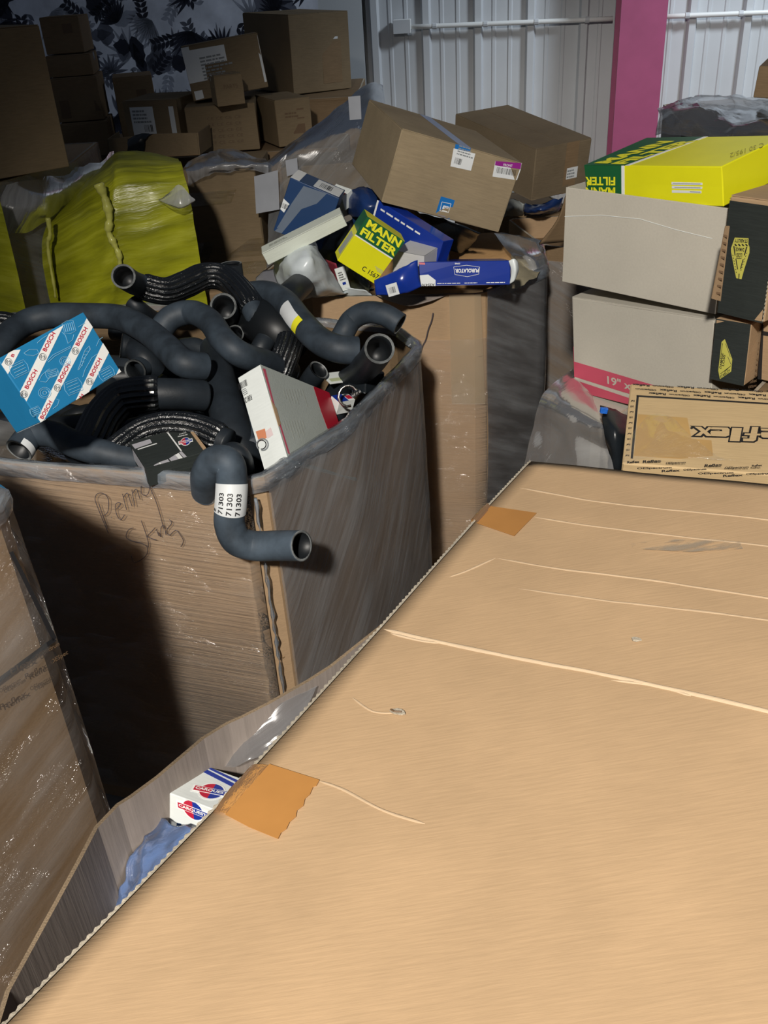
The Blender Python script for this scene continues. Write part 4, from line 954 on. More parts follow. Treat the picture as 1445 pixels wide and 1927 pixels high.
# navy box with labels at the back left
D = (.156, .122, .168)
nv = box_thing('parts_box', 'navy blue box with pale grey panel at the back left of the filter heap', 'box', (-.203, 2.911, 1.156), (-.5, 24.5, -8.5), D, navy_ink, b=.002)
ff = Face(nv, D, 'f'); fu_ = Face(nv, D, 'u')
patch_on(ff, [[z3(*q) for q in ((440, 240), (650, 310), (560, 400), (420, 450), (240, 670), (180, 650), (330, 400))]], plain('slate_panel', (.13, .165, .22), .4), 'grey_panel', px=True, h=.0003)
patch_on(ff, [[z3(*q) for q in ((255, 350), (312, 405), (262, 482), (208, 430))]], paper, 'bar_label', px=True, h=.0006, lift=.0003)
a0, b0 = ff.uvpx(*z3(240, 420)); bars_on(ff, a0-.02, b0-.03, a0+.13, b0+.06, n=10, lift=.0014)
patch_on(fu_, [rect(.0, 0, .18, 1)], white_ink, 'white_panel', h=.0004); patch_on(fu_, [rect(.45, .1, .98, .9)], paper, 'bar_label', h=.0005); bars_on(fu_, .55, .25, .8, .7, n=9)
sm_boxes = [
 ('small_box', 'little white carton with a bar label standing above the long white box', [(635, 356), (655, 384), (624, 406), (602, 382)], 1.24, .03, white_board, 'bars'),
 ('small_box', 'little pink and white carton left of the bar-labelled one', [(591, 376), (608, 384), (598, 402), (580, 394)], 1.22, .03, white_board, 'pink'),
 ('small_box', 'narrow pale blue carton with a pink top among the small cartons', [(574, 384), (590, 388), (594, 412), (574, 420)], 1.22, .03, plain('pale_blue_card', (.35, .42, .5), .45), 'pink'),
 ('small_box', 'navy carton with three pale stripes beside the long white box', [(552, 412), (574, 404), (578, 428), (560, 436)], 1.20, .03, navy_ink, 'stripes'),
 ('small_box', 'white carton with a red stripe lying behind the navy blue box', [(622, 344), (655, 356), (651, 372), (624, 362)], 1.28, .05, white_board, 'red'),
 ('small_box', 'dark blue crumpled carton with bar labels above the yellow and green box', [(666, 358), (700, 366), (707, 398), (680, 392)], 1.25, .06, navy_ink, 'bars'),
]
for nm, lab, q, z_, dep, mt, kind in sm_boxes:
    th, D = quadbox(nm, lab, 'box', [at(*p_, z=z_-(p_[1]-q[0][1])*.0011) for p_ in q], None, dep, mt); ff = Face(th, D, 'f')
    if kind == 'bars':
        if mt is navy_ink: patch_on(ff, [rect(.3, .2, .8, .8)], paper, 'bar_label', h=.0005); bars_on(ff, .4, .3, .7, .7, n=8)
        else: bars_on(ff, .3, .3, .7, .75, n=9); 
    if kind == 'pink': patch_on(ff, [rect(.05, .6, .95, .95)], pink_ink, 'pink_panel', h=.0004); lines_on(ff, .2, .1, .8, .5, 3, grey_ink)
    if kind == 'stripes': patch_on(ff, [rect(.15+k*.27, .15, .3+k*.27, .85) for k in range(3)], plain('pale_stripe%d' % 0, (.4, .45, .55), .4), 'pale_stripe', h=.0004)
    if kind == 'red': patch_on(ff, [rect(.3, .1, .95, .45)], red_ink, 'red_stripe', h=.0004)
D = (.254, .055, .039)
lw = box_thing('long_box', 'long narrow off-white box lying across the left side of the filter heap', 'box', (-.172, 2.677, 1.192), (6.3, -21.6, 3.8), D, board('offwhite_card', (.62, .66, .58), var=.05, rough=.55), b=.0015)
ff = Face(lw, D, 'f'); patch_on(ff, [rect(.0, .93, 1, .97)], faint_ink, 'lid_line', h=.0003); lines_on(Face(lw, D, 'u'), .1, .4, .4, .7, 2, faint_ink)
grid_patch('black_bag', [[at(590, 430, z=1.12), at(640, 425, z=1.13), at(668, 410, z=1.14)], [at(590, 470, z=1.06), at(635, 470, z=1.08), at(665, 470, z=1.07)], [at(600, 505, z=1.02), at(640, 505, z=1.03), at(680, 510, z=1.02)], [at(640, 545, z=1.0), at(670, 550, z=1.01), at(705, 548, z=1.0)]], black_plastic, n=6, rough=.008, freq=18, thick=.003, label=None)
def top(o, label, cat, group=None):
    o['label'] = label; o['category'] = cat
    if group: o['group'] = group
    return o
top(bpy.data.objects['black_bag'], 'dark plastic bag filling the gap left of the yellow and green box', 'bag')
o = grid_patch('white_bag', [[at(545, 465, z=1.17), at(562, 448, z=1.19), at(580, 442, z=1.19), at(592, 455, z=1.17)], [at(518, 485, z=1.14), at(550, 480, z=1.17), at(585, 478, z=1.18), at(610, 490, z=1.13)], [at(518, 515, z=1.08), at(550, 515, z=1.13), at(590, 510, z=1.14), at(628, 520, z=1.08)], [at(530, 545, z=1.03), at(560, 548, z=1.06), at(600, 545, z=1.07), at(645, 548, z=1.03)], [at(545, 560, z=1.0), at(580, 560, z=1.01), at(615, 558, z=1.01), at(660, 556, z=1.0)]], white_plastic, n=9, rough=.011, freq=13, thick=.002, seed=5)
top(o, 'crumpled white plastic bag at the front left of the filter heap', 'bag')
o = grid_patch('clear_bag', [[at(480, 525, z=1.04), at(500, 510, z=1.06), at(525, 505, z=1.07)], [at(485, 545, z=1.02), at(510, 540, z=1.04), at(545, 540, z=1.04)], [at(490, 560, z=1.0), at(520, 560, z=1.0), at(560, 560, z=1.0)]], plain('grey_film_bag', (.22, .22, .24), .35, bump=.3), n=5, rough=.008, freq=18, thick=.002, seed=9)
top(o, 'grey film bundle between the woven sleeve hose and the white bag', 'film')
th, D = quadbox('small_packet', 'white packet with blue marks poking up between the white bag and yellow box', 'packet', [at(632, 506, z=1.09), at(645, 499, z=1.10), at(659, 545, z=1.02), at(640, 550, z=1.02)], None, .006, white_board); ff = Face(th, D, 'f')
lines_on(ff, .2, .45, .8, .85, 4, black_ink); patch_on(ff, [rect(.35, .25, .7, .36)], blue_ink, 'blue_mark', h=.0003)
o = grid_patch('olive_bag', [[at(650, 500, z=1.06), at(672, 512, z=1.06), at(700, 540, z=1.04)], [at(655, 530, z=1.03), at(675, 535, z=1.04), at(695, 550, z=1.02)], [at(660, 552, z=1.0), at(680, 552, z=1.0), at(695, 554, z=1.0)]], plain('olive_plastic', (.05, .055, .035), .3, bump=.6, bs=20), n=6, rough=.01, freq=22, thick=.002, seed=12)
top(o, 'shiny dark olive bag under the lower corner of the yellow box', 'bag')
o = grid_patch('red_sleeve', [[at(612, 488, z=1.10), at(632, 496, z=1.10)], [at(622, 512, z=1.06), at(640, 520, z=1.06)], [at(632, 535, z=1.03), at(648, 540, z=1.03)]], plain('dull_red', (.25, .03, .05), .4), n=4, thick=.002); top(o, 'dull red card edge beside the white bag', 'card')
o = grid_patch('blue_bag', [[at(655, 362, z=1.25), at(680, 352, z=1.27), at(706, 362, z=1.26)], [at(650, 380, z=1.22), at(680, 378, z=1.25), at(712, 385, z=1.24)], [at(655, 405, z=1.18), at(680, 410, z=1.2), at(715, 408, z=1.2)]], navy_plastic, n=7, rough=.008, freq=22, thick=.003, seed=14); top(o, 'crumpled navy blue bag under the lower left corner of the tilted carton', 'bag')
o = grid_patch('black_bag', [[at(735, 380, z=1.20), at(790, 400, z=1.19), at(850, 420, z=1.18), at(905, 440, z=1.14)], [at(790, 425, z=1.13), at(820, 435, z=1.13), at(860, 445, z=1.12), at(890, 455, z=1.08)], [at(835, 465, z=1.05), at(850, 470, z=1.04), at(865, 475, z=1.03), at(880, 475, z=1.0)]], black_plastic, n=7, rough=.007, freq=16, thick=.003, seed=15); top(o, 'black plastic bag in the shade under the tilted carton', 'bag')
D = (.102, .169, .077)
wc = box_thing('white_box', 'plain white cardboard box behind the blue lettered box', 'box', (.157, 2.712, 1.078), (1.6, 4.6, -30.8), D, board('white_card', (.60, .60, .60), var=.04, rough=.6), b=.0015)
patch_on(Face(wc, D, 'u'), [rect(.0, 0, 1, .012), rect(.988, 0, 1, 1)], grey_ink, 'lid_line', h=.0003); patch_on(Face(wc, D, 'u'), [rect(.2, .6, .26, .64), rect(.6, .75, .7, .78)], grey_ink, 'smudge', h=.0002)
D = (.260, .250, .067)
pu = box_thing('filter_box', 'glossy royal blue filter box lying upside down on the front rim of the filter bin', 'box', (.277, 2.698, 1.036), (-13.9, 1.9, -3.0), D, blue_ink, b=.002)
ff = Face(pu, D, 'f')
def z4(x, y): return (680+x/4.014, 420+y/4.014)
text_on(ff, 'PUROLATOR', z4(886, 342), z4(708, 345), z4(886, 372), white_ink, bold=.04, lift=.0012)
mb = MB()
hx = [(697, 330), (795, 318), (893, 332), (886, 385), (800, 405), (706, 388), (697, 330)]
for a, b in zip(hx, hx[1:]): mb.tube([ff.px(*z4(*a), .0008), ff.px(*z4(*b), .0008)], .0007, 4)
mb.make('emblem', white_ink, th=pu)
text_on(ff, 'ONE', z4(745, 300), z4(705, 300), z4(745, 311), white_ink, bold=.03)
lines_on(ff, .20, .08, .46, .14, 1, white_ink, seed=2); lines_on(ff, .50, .08, .70, .14, 1, white_ink, seed=3); lines_on(ff, .74, .08, .98, .14, 1, white_ink, seed=5)
patch_on(ff, [[z4(*q) for q in ((432, 394), (505, 388), (560, 430), (560, 478), (445, 482))]], paper, 'part_label', px=True, h=.0004)
text_on(ff, 'A35470', z4(553, 455), z4(455, 458), z4(553, 474), black_ink, bold=.02, lift=.0014)
patch_on(ff, [[z4(*q) for q in ((434, 296), (480, 298), (480, 314), (434, 312))]], plain('small_red_flag', (.6, .12, .15), .4), 'red_mark', px=True, h=.0003)
# its opened ends: crushed blue flap on the left, white inside of the flap on the right
grid_patch('end_flap', [[at(786, 489, y=2.56), at(752, 506, y=2.555), at(722, 520, y=2.56), at(704, 528, y=2.57)], [at(788, 520, y=2.55), at(755, 528, y=2.535), at(728, 540, y=2.55), at(706, 545, y=2.56)], [at(792, 540, y=2.545), at(765, 552, y=2.54), at(735, 556, y=2.55), at(708, 556, y=2.56)]], blue_ink, th=pu, n=5, rough=.003, freq=25, thick=.0015)
grid_patch('end_flap', [[at(957, 491, y=2.555), at(967, 487, y=2.55), at(974, 492, y=2.56)], [at(962, 510, y=2.55), at(970, 508, y=2.54), at(976, 506, y=2.56)], [at(959, 534, y=2.55), at(968, 528, y=2.545), at(974, 515, y=2.56)]], white_gloss, th=pu, n=5, thick=.0015)
patch_on(Face(pu, D, 'f'), [[z4(*q) for q in ((300, 410), (345, 402), (362, 452))]], white_ink, 'torn_edge', px=True, clip=False, h=.0004, lift=.004)
th, D = quadbox('bar_label', 'white bar label on a packet under the crushed end of the royal blue box', 'label', [at(723, 540, y=2.53), at(742, 532, y=2.53), at(756, 553, y=2.53), at(734, 557, y=2.53)], None, .004, paper); bars_on(Face(th, D, 'f'), .2, .25, .75, .75, n=10)
o = grid_patch('paper_scrap', [[at(612, 548, z=1.02), at(650, 542, z=1.03), at(690, 548, z=1.02)], [at(610, 557, z=1.0), at(650, 557, z=1.0), at(700, 557, z=1.0)]], white_plastic, n=5, rough=.004, freq=25, thick=.002, seed=21); top(o, 'white paper scrap along the front rim of the filter bin', 'paper')
# big tilted carton
D = (.386, .40, .211)
gm = box_thing('cardboard_carton', 'tilted brown carton with blue tape and a blue square label on the filter heap', 'carton', (.188, 3.061, 1.218), (3.9, 19.4, 11.4), (.386, .479, .211), kraft_dimmed, flaps=True, seam_x=False, flapmat=kraft_dimmed, b=.003)
D = (.386, .479, .211); ff = Face(gm, D, 'f'); fu_ = Face(gm, D, 'u')
def zg(x, y): return (650+x/3.01, 170+y/3.01)
tape_blue = plain('blue_tape', (.20, .26, .46), .35, coat=.3)
patch_on(fu_, [rect(.46, 0, .56, 1)], tape_blue, 'blue_tape', h=.0004)
patch_on(ff, [[zg(*q) for q in ((625, 296), (712, 318), (704, 350), (618, 330))]], gm_blue, 'blue_tape', px=True, h=.0004)
sl_ = patch_on(ff, [[zg(*q) for q in ((612, 328), (735, 358), (710, 455), (594, 430))]], paper, 'shipping_label', px=True, h=.0005, lift=.0006)
a0, b0 = ff.uvpx(*zg(612, 412)); bars_on(ff, a0, b0, a0+.06, b0+.08, n=9, lift=.0016, parent=sl_); lines_on(ff, a0, b0+.12, a0+.14, b0+.26, 4, grey_ink, lift=.0014, parent=sl_)
bl_ = patch_on(ff, [[zg(*q) for q in ((848, 402), (998, 412), (980, 510), (832, 488))]], paper, 'barcode_label', px=True, h=.0005)
patch_on(ff, [[zg(*q) for q in ((850, 400), (996, 412), (990, 446), (846, 424))]], purple_ink, 'purple_band', px=True, h=.0004, lift=.0006, parent=bl_)
mb = MB(); rr = random.Random(8)
for k in range(20):
    x = 858+k*5.6; y = 434+k*.9; w_ = rr.choice((1.4, 2.4, 3.4)); mb.slab([ff.px(*zg(*q), .0012) for q in ((x, y), (x+w_, y), (x+w_-6, y+33), (x-6, y+33))], ff.n, .0002)
mb.make('barcode', black_ink, th=gm, parent=bl_)
text_on(ff, 'FRONT', zg(893, 428), zg(945, 434), zg(894, 414), paper, bold=.02, lift=.0016, parent=bl_)
patch_on(ff, [[zg(*q) for q in ((541, 600), (619, 622), (588, 728), (507, 706))]], gm_blue, 'square_label', px=True, h=.0005)
mb = MB(); q = [zg(546, 632), zg(598, 643), zg(582, 692), zg(534, 682), zg(546, 632)]
for a, b in zip(q, q[1:]): mb.tube([ff.px(*a, .0012), ff.px(*b, .0012)], .0009, 4)
mb.make('square_emblem', white_ink, th=gm)
text_on(ff, 'gm', zg(546, 670), zg(579, 677), zg(552, 650), white_ink, bold=.03, lift=.0012)
patch_on(ff, [[zg(*q) for q in ((548, 678), (576, 684), (575, 688), (547, 682))]], white_ink, 'underline', px=True, h=.0002, lift=.0008)
text_on(ff, 'Genuine', zg(522, 708), zg(564, 718), zg(524, 700), tape_blue, lift=.0012)

# ------------------------------------------------------------------ stack on the right
kw = dict(b=.004)
def open_carton(name, label, loc, rot, dims, mat, mat_in=None, t=.005):
    th = Th(name, label, 'carton', rmat(loc, rot)); w_, d_, h_ = dims
    for nm, a, b in (('front_panel', (-w_/2, -d_/2, 0), (w_/2, -d_/2+t, h_)), ('rear_panel', (-w_/2, d_/2-t, 0), (w_/2, d_/2, h_)), ('left_panel', (-w_/2, -d_/2+t, 0), (-w_/2+t, d_/2-t, h_)), ('right_panel', (w_/2-t, -d_/2+t, 0), (w_/2, d_/2-t, h_)), ('bottom_panel', (-w_/2+t, -d_/2+t, 0), (w_/2-t, d_/2-t, t))):
        W_, D_, H_ = (b[0]-a[0], b[1]-a[1], b[2]-a[2]); V, Fc = bev_box(W_, D_, H_, .0015, rr=R)
        V = [v+Vector(((a[0]+b[0])/2, (a[1]+b[1])/2, a[2])) for v in V]; mesh(nm, V, Fc, mat, th=th, world=False)
    th.dims = dims; return th
D = (.405, .33, .255)
gl = box_thing('cardboard_carton', 'grey carton with two rose stripes and a size mark under the other grey carton', 'carton', (.789, 2.190, .887), (2.1, -4.4, -52), (.405, .35, .255), grey_board, flaps=True, b=.003); D = (.405, .35, .255)
ff = Face(gl, D, 'f'); fl_ = Face(gl, D, 'l')
def z8(x, y): return (980+x/3.108, 540+y/3.108)
patch_on(ff, [[z8(*q) for q in ((300, 432), (1200, 700), (1200, 780), (600, 615), (305, 522))], [z8(*q) for q in ((305, 540), (605, 640), (1200, 830), (1200, 900), (605, 692), (310, 600))]], pink_ink, 'rose_stripe', px=True, h=.0004)
text_on(ff, '19" x 13"', z8(508, 566), z8(760, 636), z8(506, 518), grey_board, bold=.02, lift=.0012)
patch_on(fl_, [rect(0, .30, 1, .48), rect(0, .08, 1, .24)], pink_ink, 'rose_stripe', h=.0004)
gu = open_carton('cardboard_carton', 'open grey carton holding the yellow and green box, upper of the two grey cartons', (.751, 2.204, 1.161), (.1, -.2, -49.1), (.419, .35, .227), grey_board)
ff = Face(gu, (.419, .35, .227), 'f'); 
mb = MB(); mb.tube([ff.p(a, b, .0002) for a, b in ((.0, .70), (.25, .77), (.5, .79), (.72, .74), (.93, .71))], .0007, 5); mb.make('crease', white_board, th=gu)
D = (.377, .221, .082)
mr = box_thing('filter_box', 'large yellow and green filter box lying upside down on the open grey carton', 'box', (.732, 2.159, 1.387), (8.2, -5.8, -56), D, yellow_ink, b=.002)
ff = Face(mr, D, 'f'); fu_ = Face(mr, D, 'u'); fl_ = Face(mr, D, 'l')
def z6b(x, y): return (980+x/3.108, 200+y/3.108)
patch_on(ff, [[z6b(*q) for q in ((300, 300), (588, 300), (590, 620), (300, 620))]], green_ink, 'green_band', px=True, h=.0004)
patch_on(ff, [[z6b(*q) for q in ((588, 300), (606, 300), (608, 620), (590, 620))]], white_ink, 'white_rule', px=True, h=.0004)
patch_on(fu_, [[z6b(*q) for q in ((300, 360), (588, 355), (1090, 170), (700, 140))]], green_ink, 'green_band', px=True, h=.0004)
patch_on(fu_, [[z6b(*q) for q in ((588, 355), (612, 355), (1116, 170), (1088, 172))]], white_ink, 'white_rule', px=True, h=.0004)
patch_on(fl_, [rect(0, 0, 1, 1)], green_ink, 'green_band', h=.0003)
mb = MB(); text_on(ff, 'FILTER', z6b(554, 412), z6b(380, 412), z6b(554, 462), yellow_letter, bold=.03, mb=mb); text_on(ff, 'MANN', z6b(554, 473), z6b(382, 473), z6b(554, 522), yellow_letter, bold=.03, mb=mb)
text_on(fu_, 'MANN', z6b(508, 338), z6b(900, 206), z6b(425, 336), yellow_letter, bold=.05, mb=mb); text_on(fu_, 'FILTER', z6b(604, 342), z6b(1040, 200), z6b(524, 340), yellow_letter, bold=.05, mb=mb)
mb.make('lettering', yellow_letter, th=mr)
patch_on(ff, [[z6b(*q) for q in ((882, 443), (1062, 447), (1062, 460), (882, 458))], [z6b(*q) for q in ((884, 465), (1062, 470), (1060, 484), (884, 480))], [z6b(*q) for q in ((884, 490), (1056, 494), (1056, 509), (884, 505))]], paper, 'print_strip', px=True, h=.0003)
mb = MB(); 
for yy, x0 in ((451, 890), (474, 900), (499, 990)):
    mb.slab([ff.px(*z6b(*q), .0008) for q in ((x0, yy-2), (1052, yy+1), (1052, yy+4), (x0, yy+1))], ff.n, .0002)
mb.make('fine_print', grey_ink, th=mr)
mb = MB(); text_on(fu_, 'C 30 195/2', z6b(1420, 215), z6b(1225, 278), z6b(1420, 240), plain('olive_ink', (.40, .38, .02), .5), mb=mb); mb.make('lettering', plain('olive_ink', (.40, .38, .02), .5), th=mr)
# coffin-shaped yellow emblem on the black cartons, printed upside down
def emblem(face, Z, th, word=True):
    out = [(395, 285), (833, 308), (826, 500), (865, 600), (862, 770), (690, 1320), (608, 1618), (440, 1585), (395, 1370), (275, 740), (275, 620), (330, 470)]
    patch_on(face, [[Z(*q) for q in out]], yellow_emb, 'yellow_emblem', px=True, h=.0003, lift=.0008)
    B = []
    for k in range(4): x = 380+k*115; B.append([Z(x, 490), Z(x+50, 492), Z(x+100, 560), Z(x+40, 560)])
    B += [[Z(350, 560), Z(385, 560), Z(420, 860), Z(392, 860)], [Z(760, 580), Z(800, 580), Z(720, 860), Z(690, 850)], [Z(420, 960), Z(445, 960), Z(500, 1300), Z(470, 1300)], [Z(650, 980), Z(680, 980), Z(590, 1300), Z(565, 1290)], [Z(520, 1440), Z(550, 1440), Z(540, 1600), Z(515, 1595)], [Z(445, 935), Z(625, 945), Z(600, 965), Z(450, 958)]]
    for k in range(7):
        B.append([Z(325+k*18, 830+k*90), Z(350+k*18, 850+k*90), Z(352+k*18, 880+k*90), Z(325+k*18, 860+k*90)]); B.append([Z(790-k*30, 760+k*90), Z(762-k*30, 790+k*90), Z(762-k*30, 815+k*90), Z(790-k*30, 790+k*90)])
    patch_on(face, B, black_ink, 'emblem_lines', px=True, h=.0002, lift=.0012)
    mb = MB()
    for t, a, b, c in (('STABILITY', (815, 338), (395, 322), (808, 455)), ('DAMAGE', (700, 615), (425, 598), (700, 735)), ('LOSS', (640, 790), (455, 780), (630, 920))): text_on(face, t, Z(*a), Z(*b), Z(*c), black_ink, bold=.02, mb=mb, lift=.0019)
    mb.make('lettering', black_ink, th=th)
yellow_emb = plain('emblem_yellow', (.55, .52, .10), .5)
D = (.111, .28, .244)
bu = box_thing('cardboard_carton', 'black printed carton with yellow emblem beside the open grey carton', 'carton', tuple(CAM+(Vector((.957, 2.069, 1.133))-CAM)*.93), (.6, -.9, -55.3), D, kraft, flaps=True, b=.004)
ff = Face(bu, D, 'f'); fl_ = Face(bu, D, 'l')
patch_on(ff, [rect(.0, .0, .985, .955)], black_board, 'black_panel', h=.0005)
mb = MB()
for k in range(26):
    z0 = .02+k*.036; mb.slab([ff.p(.99, z0, .0002), ff.p(1.0, z0, .0002), ff.p(1.0, z0+.018, .0002), ff.p(.99, z0+.018, .0002)], ff.n, .003)
mb.make('fluted_edge', kraft_edge, th=bu)
emblem(ff, lambda x, y: (1360+x/17, 430+y/17), bu)
q = [at(1364, 425, y=1.80), at(1372, 425, y=1.81), at(1355, 566, y=1.81), at(1338, 561, y=1.79)]; mb = MB(); mb.slab(q, Vector((0, -1, 0)), .003); mb.make('printed_flap', kraft, th=bu)
mb = MB()
for k in range(9): mb.slab([Vector(p)+Vector((0, -.0045, 0)) for p in (at(1359-k*2.2, 440+k*13.4, y=1.80), at(1367-k*1.6, 442+k*13.4, y=1.80), at(1367-k*1.6, 446+k*13.4, y=1.80), at(1359-k*2.2, 444+k*13.4, y=1.80))], Vector((0, -1, 0)), .0003)
mb.make('printed_pattern', brown_ink, th=bu)
mb = MB()
for k in range(22): text_on(fl_, 'OESpectrum' if k % 2 else 'Reflex', (.80, .04+k*.043), (.995, .055+k*.043), (.80, .062+k*.043), brown_ink, bold=.03, mb=mb, px=False)
mb.make('printed_pattern', brown_ink, th=bu)
D = (.079, .20, .140)
bl = box_thing('cardboard_carton', 'black printed carton with a slanted yellow emblem beside the rose striped carton', 'carton', (.850, 1.939, 1.026), (.7, -1.9, -46), D, kraft, b=.003)
ff = Face(bl, D, 'f'); patch_on(ff, [rect(0, 0, .99, 1)], black_board, 'black_panel', h=.0005)
Ze = lambda x, y: (1330+x/12.565, 620+y/12.565)
patch_on(ff, [[Ze(*q) for q in ((430, 225), (355, 290), (275, 970), (315, 1170), (580, 990), (605, 700))]], yellow_emb, 'yellow_emblem', px=True, h=.0003, lift=.0008)
mb = MB()
for t, a, b, c in (('STABILITY', (330, 1150), (570, 990), (318, 1085)), ('DAMAGE', (350, 930), (400, 560), (300, 900)), ('LOSS', (415, 860), (450, 600), (360, 850))): text_on(ff, t, Ze(*a), Ze(*b), Ze(*c), black_ink, bold=.02, mb=mb, lift=.0019)
for a, b in (((420, 1000), (575, 850)), ((500, 640), (580, 830)), ((320, 1050), (545, 880)), ((450, 330), (560, 640)), ((380, 320), (330, 700))): mb.tube([ff.px(*Ze(*a), .0013), ff.px(*Ze(*b), .0013)], .0006, 4)
mb.make('lettering', black_ink, th=bl)
D = (.137, .26, .140)
br = box_thing('cardboard_carton', 'brown printed carton with black frame behind the logo carton at the right edge', 'carton', tuple(CAM+(Vector((1.065, 2.03, .975))-CAM)*.93), (1.7, -3, -55), D, kraft, b=.003)
ff = Face(br, D, 'f'); patch_on(ff, [[(1430, 612), (1437, 612), (1431, 760), (1424, 760)], [(1430, 622), (1540, 640), (1540, 648), (1430, 630)]], black_ink, 'printed_frame', px=True, h=.0004)
mb = MB()
for k in range(10): text_on(ff, 'Reflex' if k % 2 else 'OESpec', (1413-k*.6, 652+k*10), (1429-k*.6, 648+k*10), (1413-k*.6, 646+k*10), brown_ink, bold=.03, mb=mb)
mb.make('printed_pattern', brown_ink, th=br)
# logo carton
D = (.472, .282, .140)
rf = box_thing('cardboard_carton', 'pale brown carton with big outlined upside-down lettering behind the big sheet', 'carton', (.718, 1.572, .926), (8.5, .3, -17.3), D, yellow_kraft, b=.003)
fu_ = Face(rf, D, 'u'); ff = Face(rf, D, 'f'); fl_ = Face(rf, D, 'l')
def zr(x, y): return (1160+x/5.07, 700+y/5.07)
patch_on(fu_, [[zr(*q) for q in ((190, 222), (1700, 312), (1700, 326), (190, 238))], [zr(*q) for q in ((192, 225), (214, 228), (156, 828), (134, 826))]], black_ink, 'printed_frame', px=True, h=.0003)
# outlined letters: dark shape with a board-coloured core
a_, b_, c_ = zr(1800, 555), zr(735, 525), zr(1800, 700)
def pt(f, g): return (a_[0]+(b_[0]-a_[0])*f+(c_[0]-a_[0])*g, a_[1]+(b_[1]-a_[1])*f+(c_[1]-a_[1])*g)
GL = {'x': ([(0,0),(.28,0),(.42,.33),(.62,0),(1,0),(.66,.5),(.98,1),(.64,1),(.52,.72),(.36,1),(.0,1),(.32,.5)],),
 'e': ([(.1,0),(1,0),(.96,.26),(.42,.26),(.40,.40),(.95,.40),(1,.60),(.95,.9),(.85,1),(.2,1),(.02,.85),(0,.2)], [(.40,.62),(.66,.62),(.62,.78),(.40,.78)]),
 'l': ([(0,0),(.8,0),(1,1.45),(.2,1.45)],), 'f': ([(.1,-.15),(.5,-.15),(.58,.55),(.9,.55),(.94,.78),(.62,.78),(.66,1.1),(1,1.1),(1,1.42),(.4,1.42),(.25,1.25),(.2,.78),(0,.78),(0,.55),(.18,.55)],),
 'R': ([(0,0),(.34,0),(.38,.45),(.48,.45),(.66,0),(1.05,0),(.84,.5),(1,.7),(1,1.2),(.85,1.42),(.1,1.42)], [(.42,.75),(.66,.75),(.66,1.1),(.44,1.1)])}
def glyph(mb, key, f0, f1, s_, lift):
    for gi, poly in enumerate(GL[key]):
        if gi == 1: continue
        cx = sum(p[0] for p in poly)/len(poly); cy = sum(p[1] for p in poly)/len(poly)
        from mathutils.geometry import tessellate_polygon
        n = len(poly); Q = []
        for i in range(n):
            p0, p1, p2 = Vector(poly[i-1]), Vector(poly[i]), Vector(poly[(i+1) % n])
            W_ = .62
            e1 = (p1-p0).normalized(); e2 = (p2-p1).normalized(); nn = Vector((e1.y, -e1.x))+Vector((e2.y, -e2.x))
            nn = nn/max(.35, nn.length_squared/2)
            Q.append(p1+nn*s_)
        W = [fu_.px(*pt(f0+(f1-f0)*q.x, q.y*.62), lift) for q in Q]
        tri = tessellate_polygon([[Vector((q.x, q.y, 0)) for q in Q]]); mb.add(W, [tuple(t) for t in tri])
mo_, mi2 = MB(), MB()
for key, f0, f1 in (('R', .0, .20), ('e', .215, .405), ('f', .40, .56), ('l', .565, .68), ('e', .675, .855), ('x', .82, 1.0)):
    glyph(mo_, key, f0, f1, .10, .0008); glyph(mi2, key, f0, f1, -.02, .0013)
mo_.make('outlined_lettering', black_ink, th=rf); mi2.make('lettering_core', yellow_kraft, th=rf)
mb = MB(); mb.slab([fu_.px(*zr(716+14*math.cos(t), 537+10*math.sin(t)), .0004) for t in [i*.6283 for i in range(10)]], fu_.n, .0003); mb.make('registered_mark', black_ink, th=rf)
mb = MB(); rr = random.Random(6)
def pr(t, x, y, w_, hgt, flip=True, face=fu_, sl=.07):
    if flip: text_on(face, t, zr(x+w_, y+sl*w_), zr(x, y), zr(x+w_, y+sl*w_+hgt), black_ink, bold=.035, mb=mb, lift=.0007)
    else: text_on(face, t, zr(x, y), zr(x+w_, y+sl*w_), zr(x+4, y-hgt), black_ink, bold=.035, mb=mb, lift=.0007)
for row, (y0, xs) in enumerate(((112, 150), (150, 180), (186, 305), (222, 740))):
    x = xs; k = row
    while x < 1500:
        w_ = 200 if k % 2 else 165; yy = y0+(x-150)*.05
        if yy < 222+(x-190)*.055 - 26: pr('OESpectrum' if k % 2 else 'Reflex', x, yy, w_, 20)
        x += w_+30; k += 1
mb.make('printed_pattern', black_ink, th=rf)
mb = MB()
for k in range(11): text_on(fu_, 'OES' if k % 2 else 'Ref', zr(172-k*5.2, 270+k*52), zr(136-k*5.2, 272+k*52), zr(172-k*5.2, 286+k*52), black_ink, bold=.03, mb=mb, lift=.0007)
mb.make('printed_pattern', black_ink, th=rf)
patch_on(fl_, [rect(.02, .80, .98, .98)], black_ink, 'printed_band', h=.0003)
mb = MB()
for (t, x, y, w_) in (('OESpectrum', 195, 930, 330), ('Reflex', 430, 955, 175), ('OESpectrum', 635, 945, 220), ('Reflex', 840, 900, 170), ('OESpectrum', 775, 980, 340), ('Reflex', 1015, 1000, 190), ('OESpectrum', 1030, 925, 230), ('OESpectrum', 1235, 985, 240), ('Reflex', 1290, 905, 100), ('Reflex', 250, 862, 180), ('Reflex', 100, 870, 120), ('OESpectrum', 470, 880, 190)):
    text_on(ff, t, zr(x, y), zr(x+w_, y-8), zr(x+2, y-22), black_ink, bold=.035, mb=mb, lift=.0008)
mb.make('printed_pattern', black_ink, th=rf)
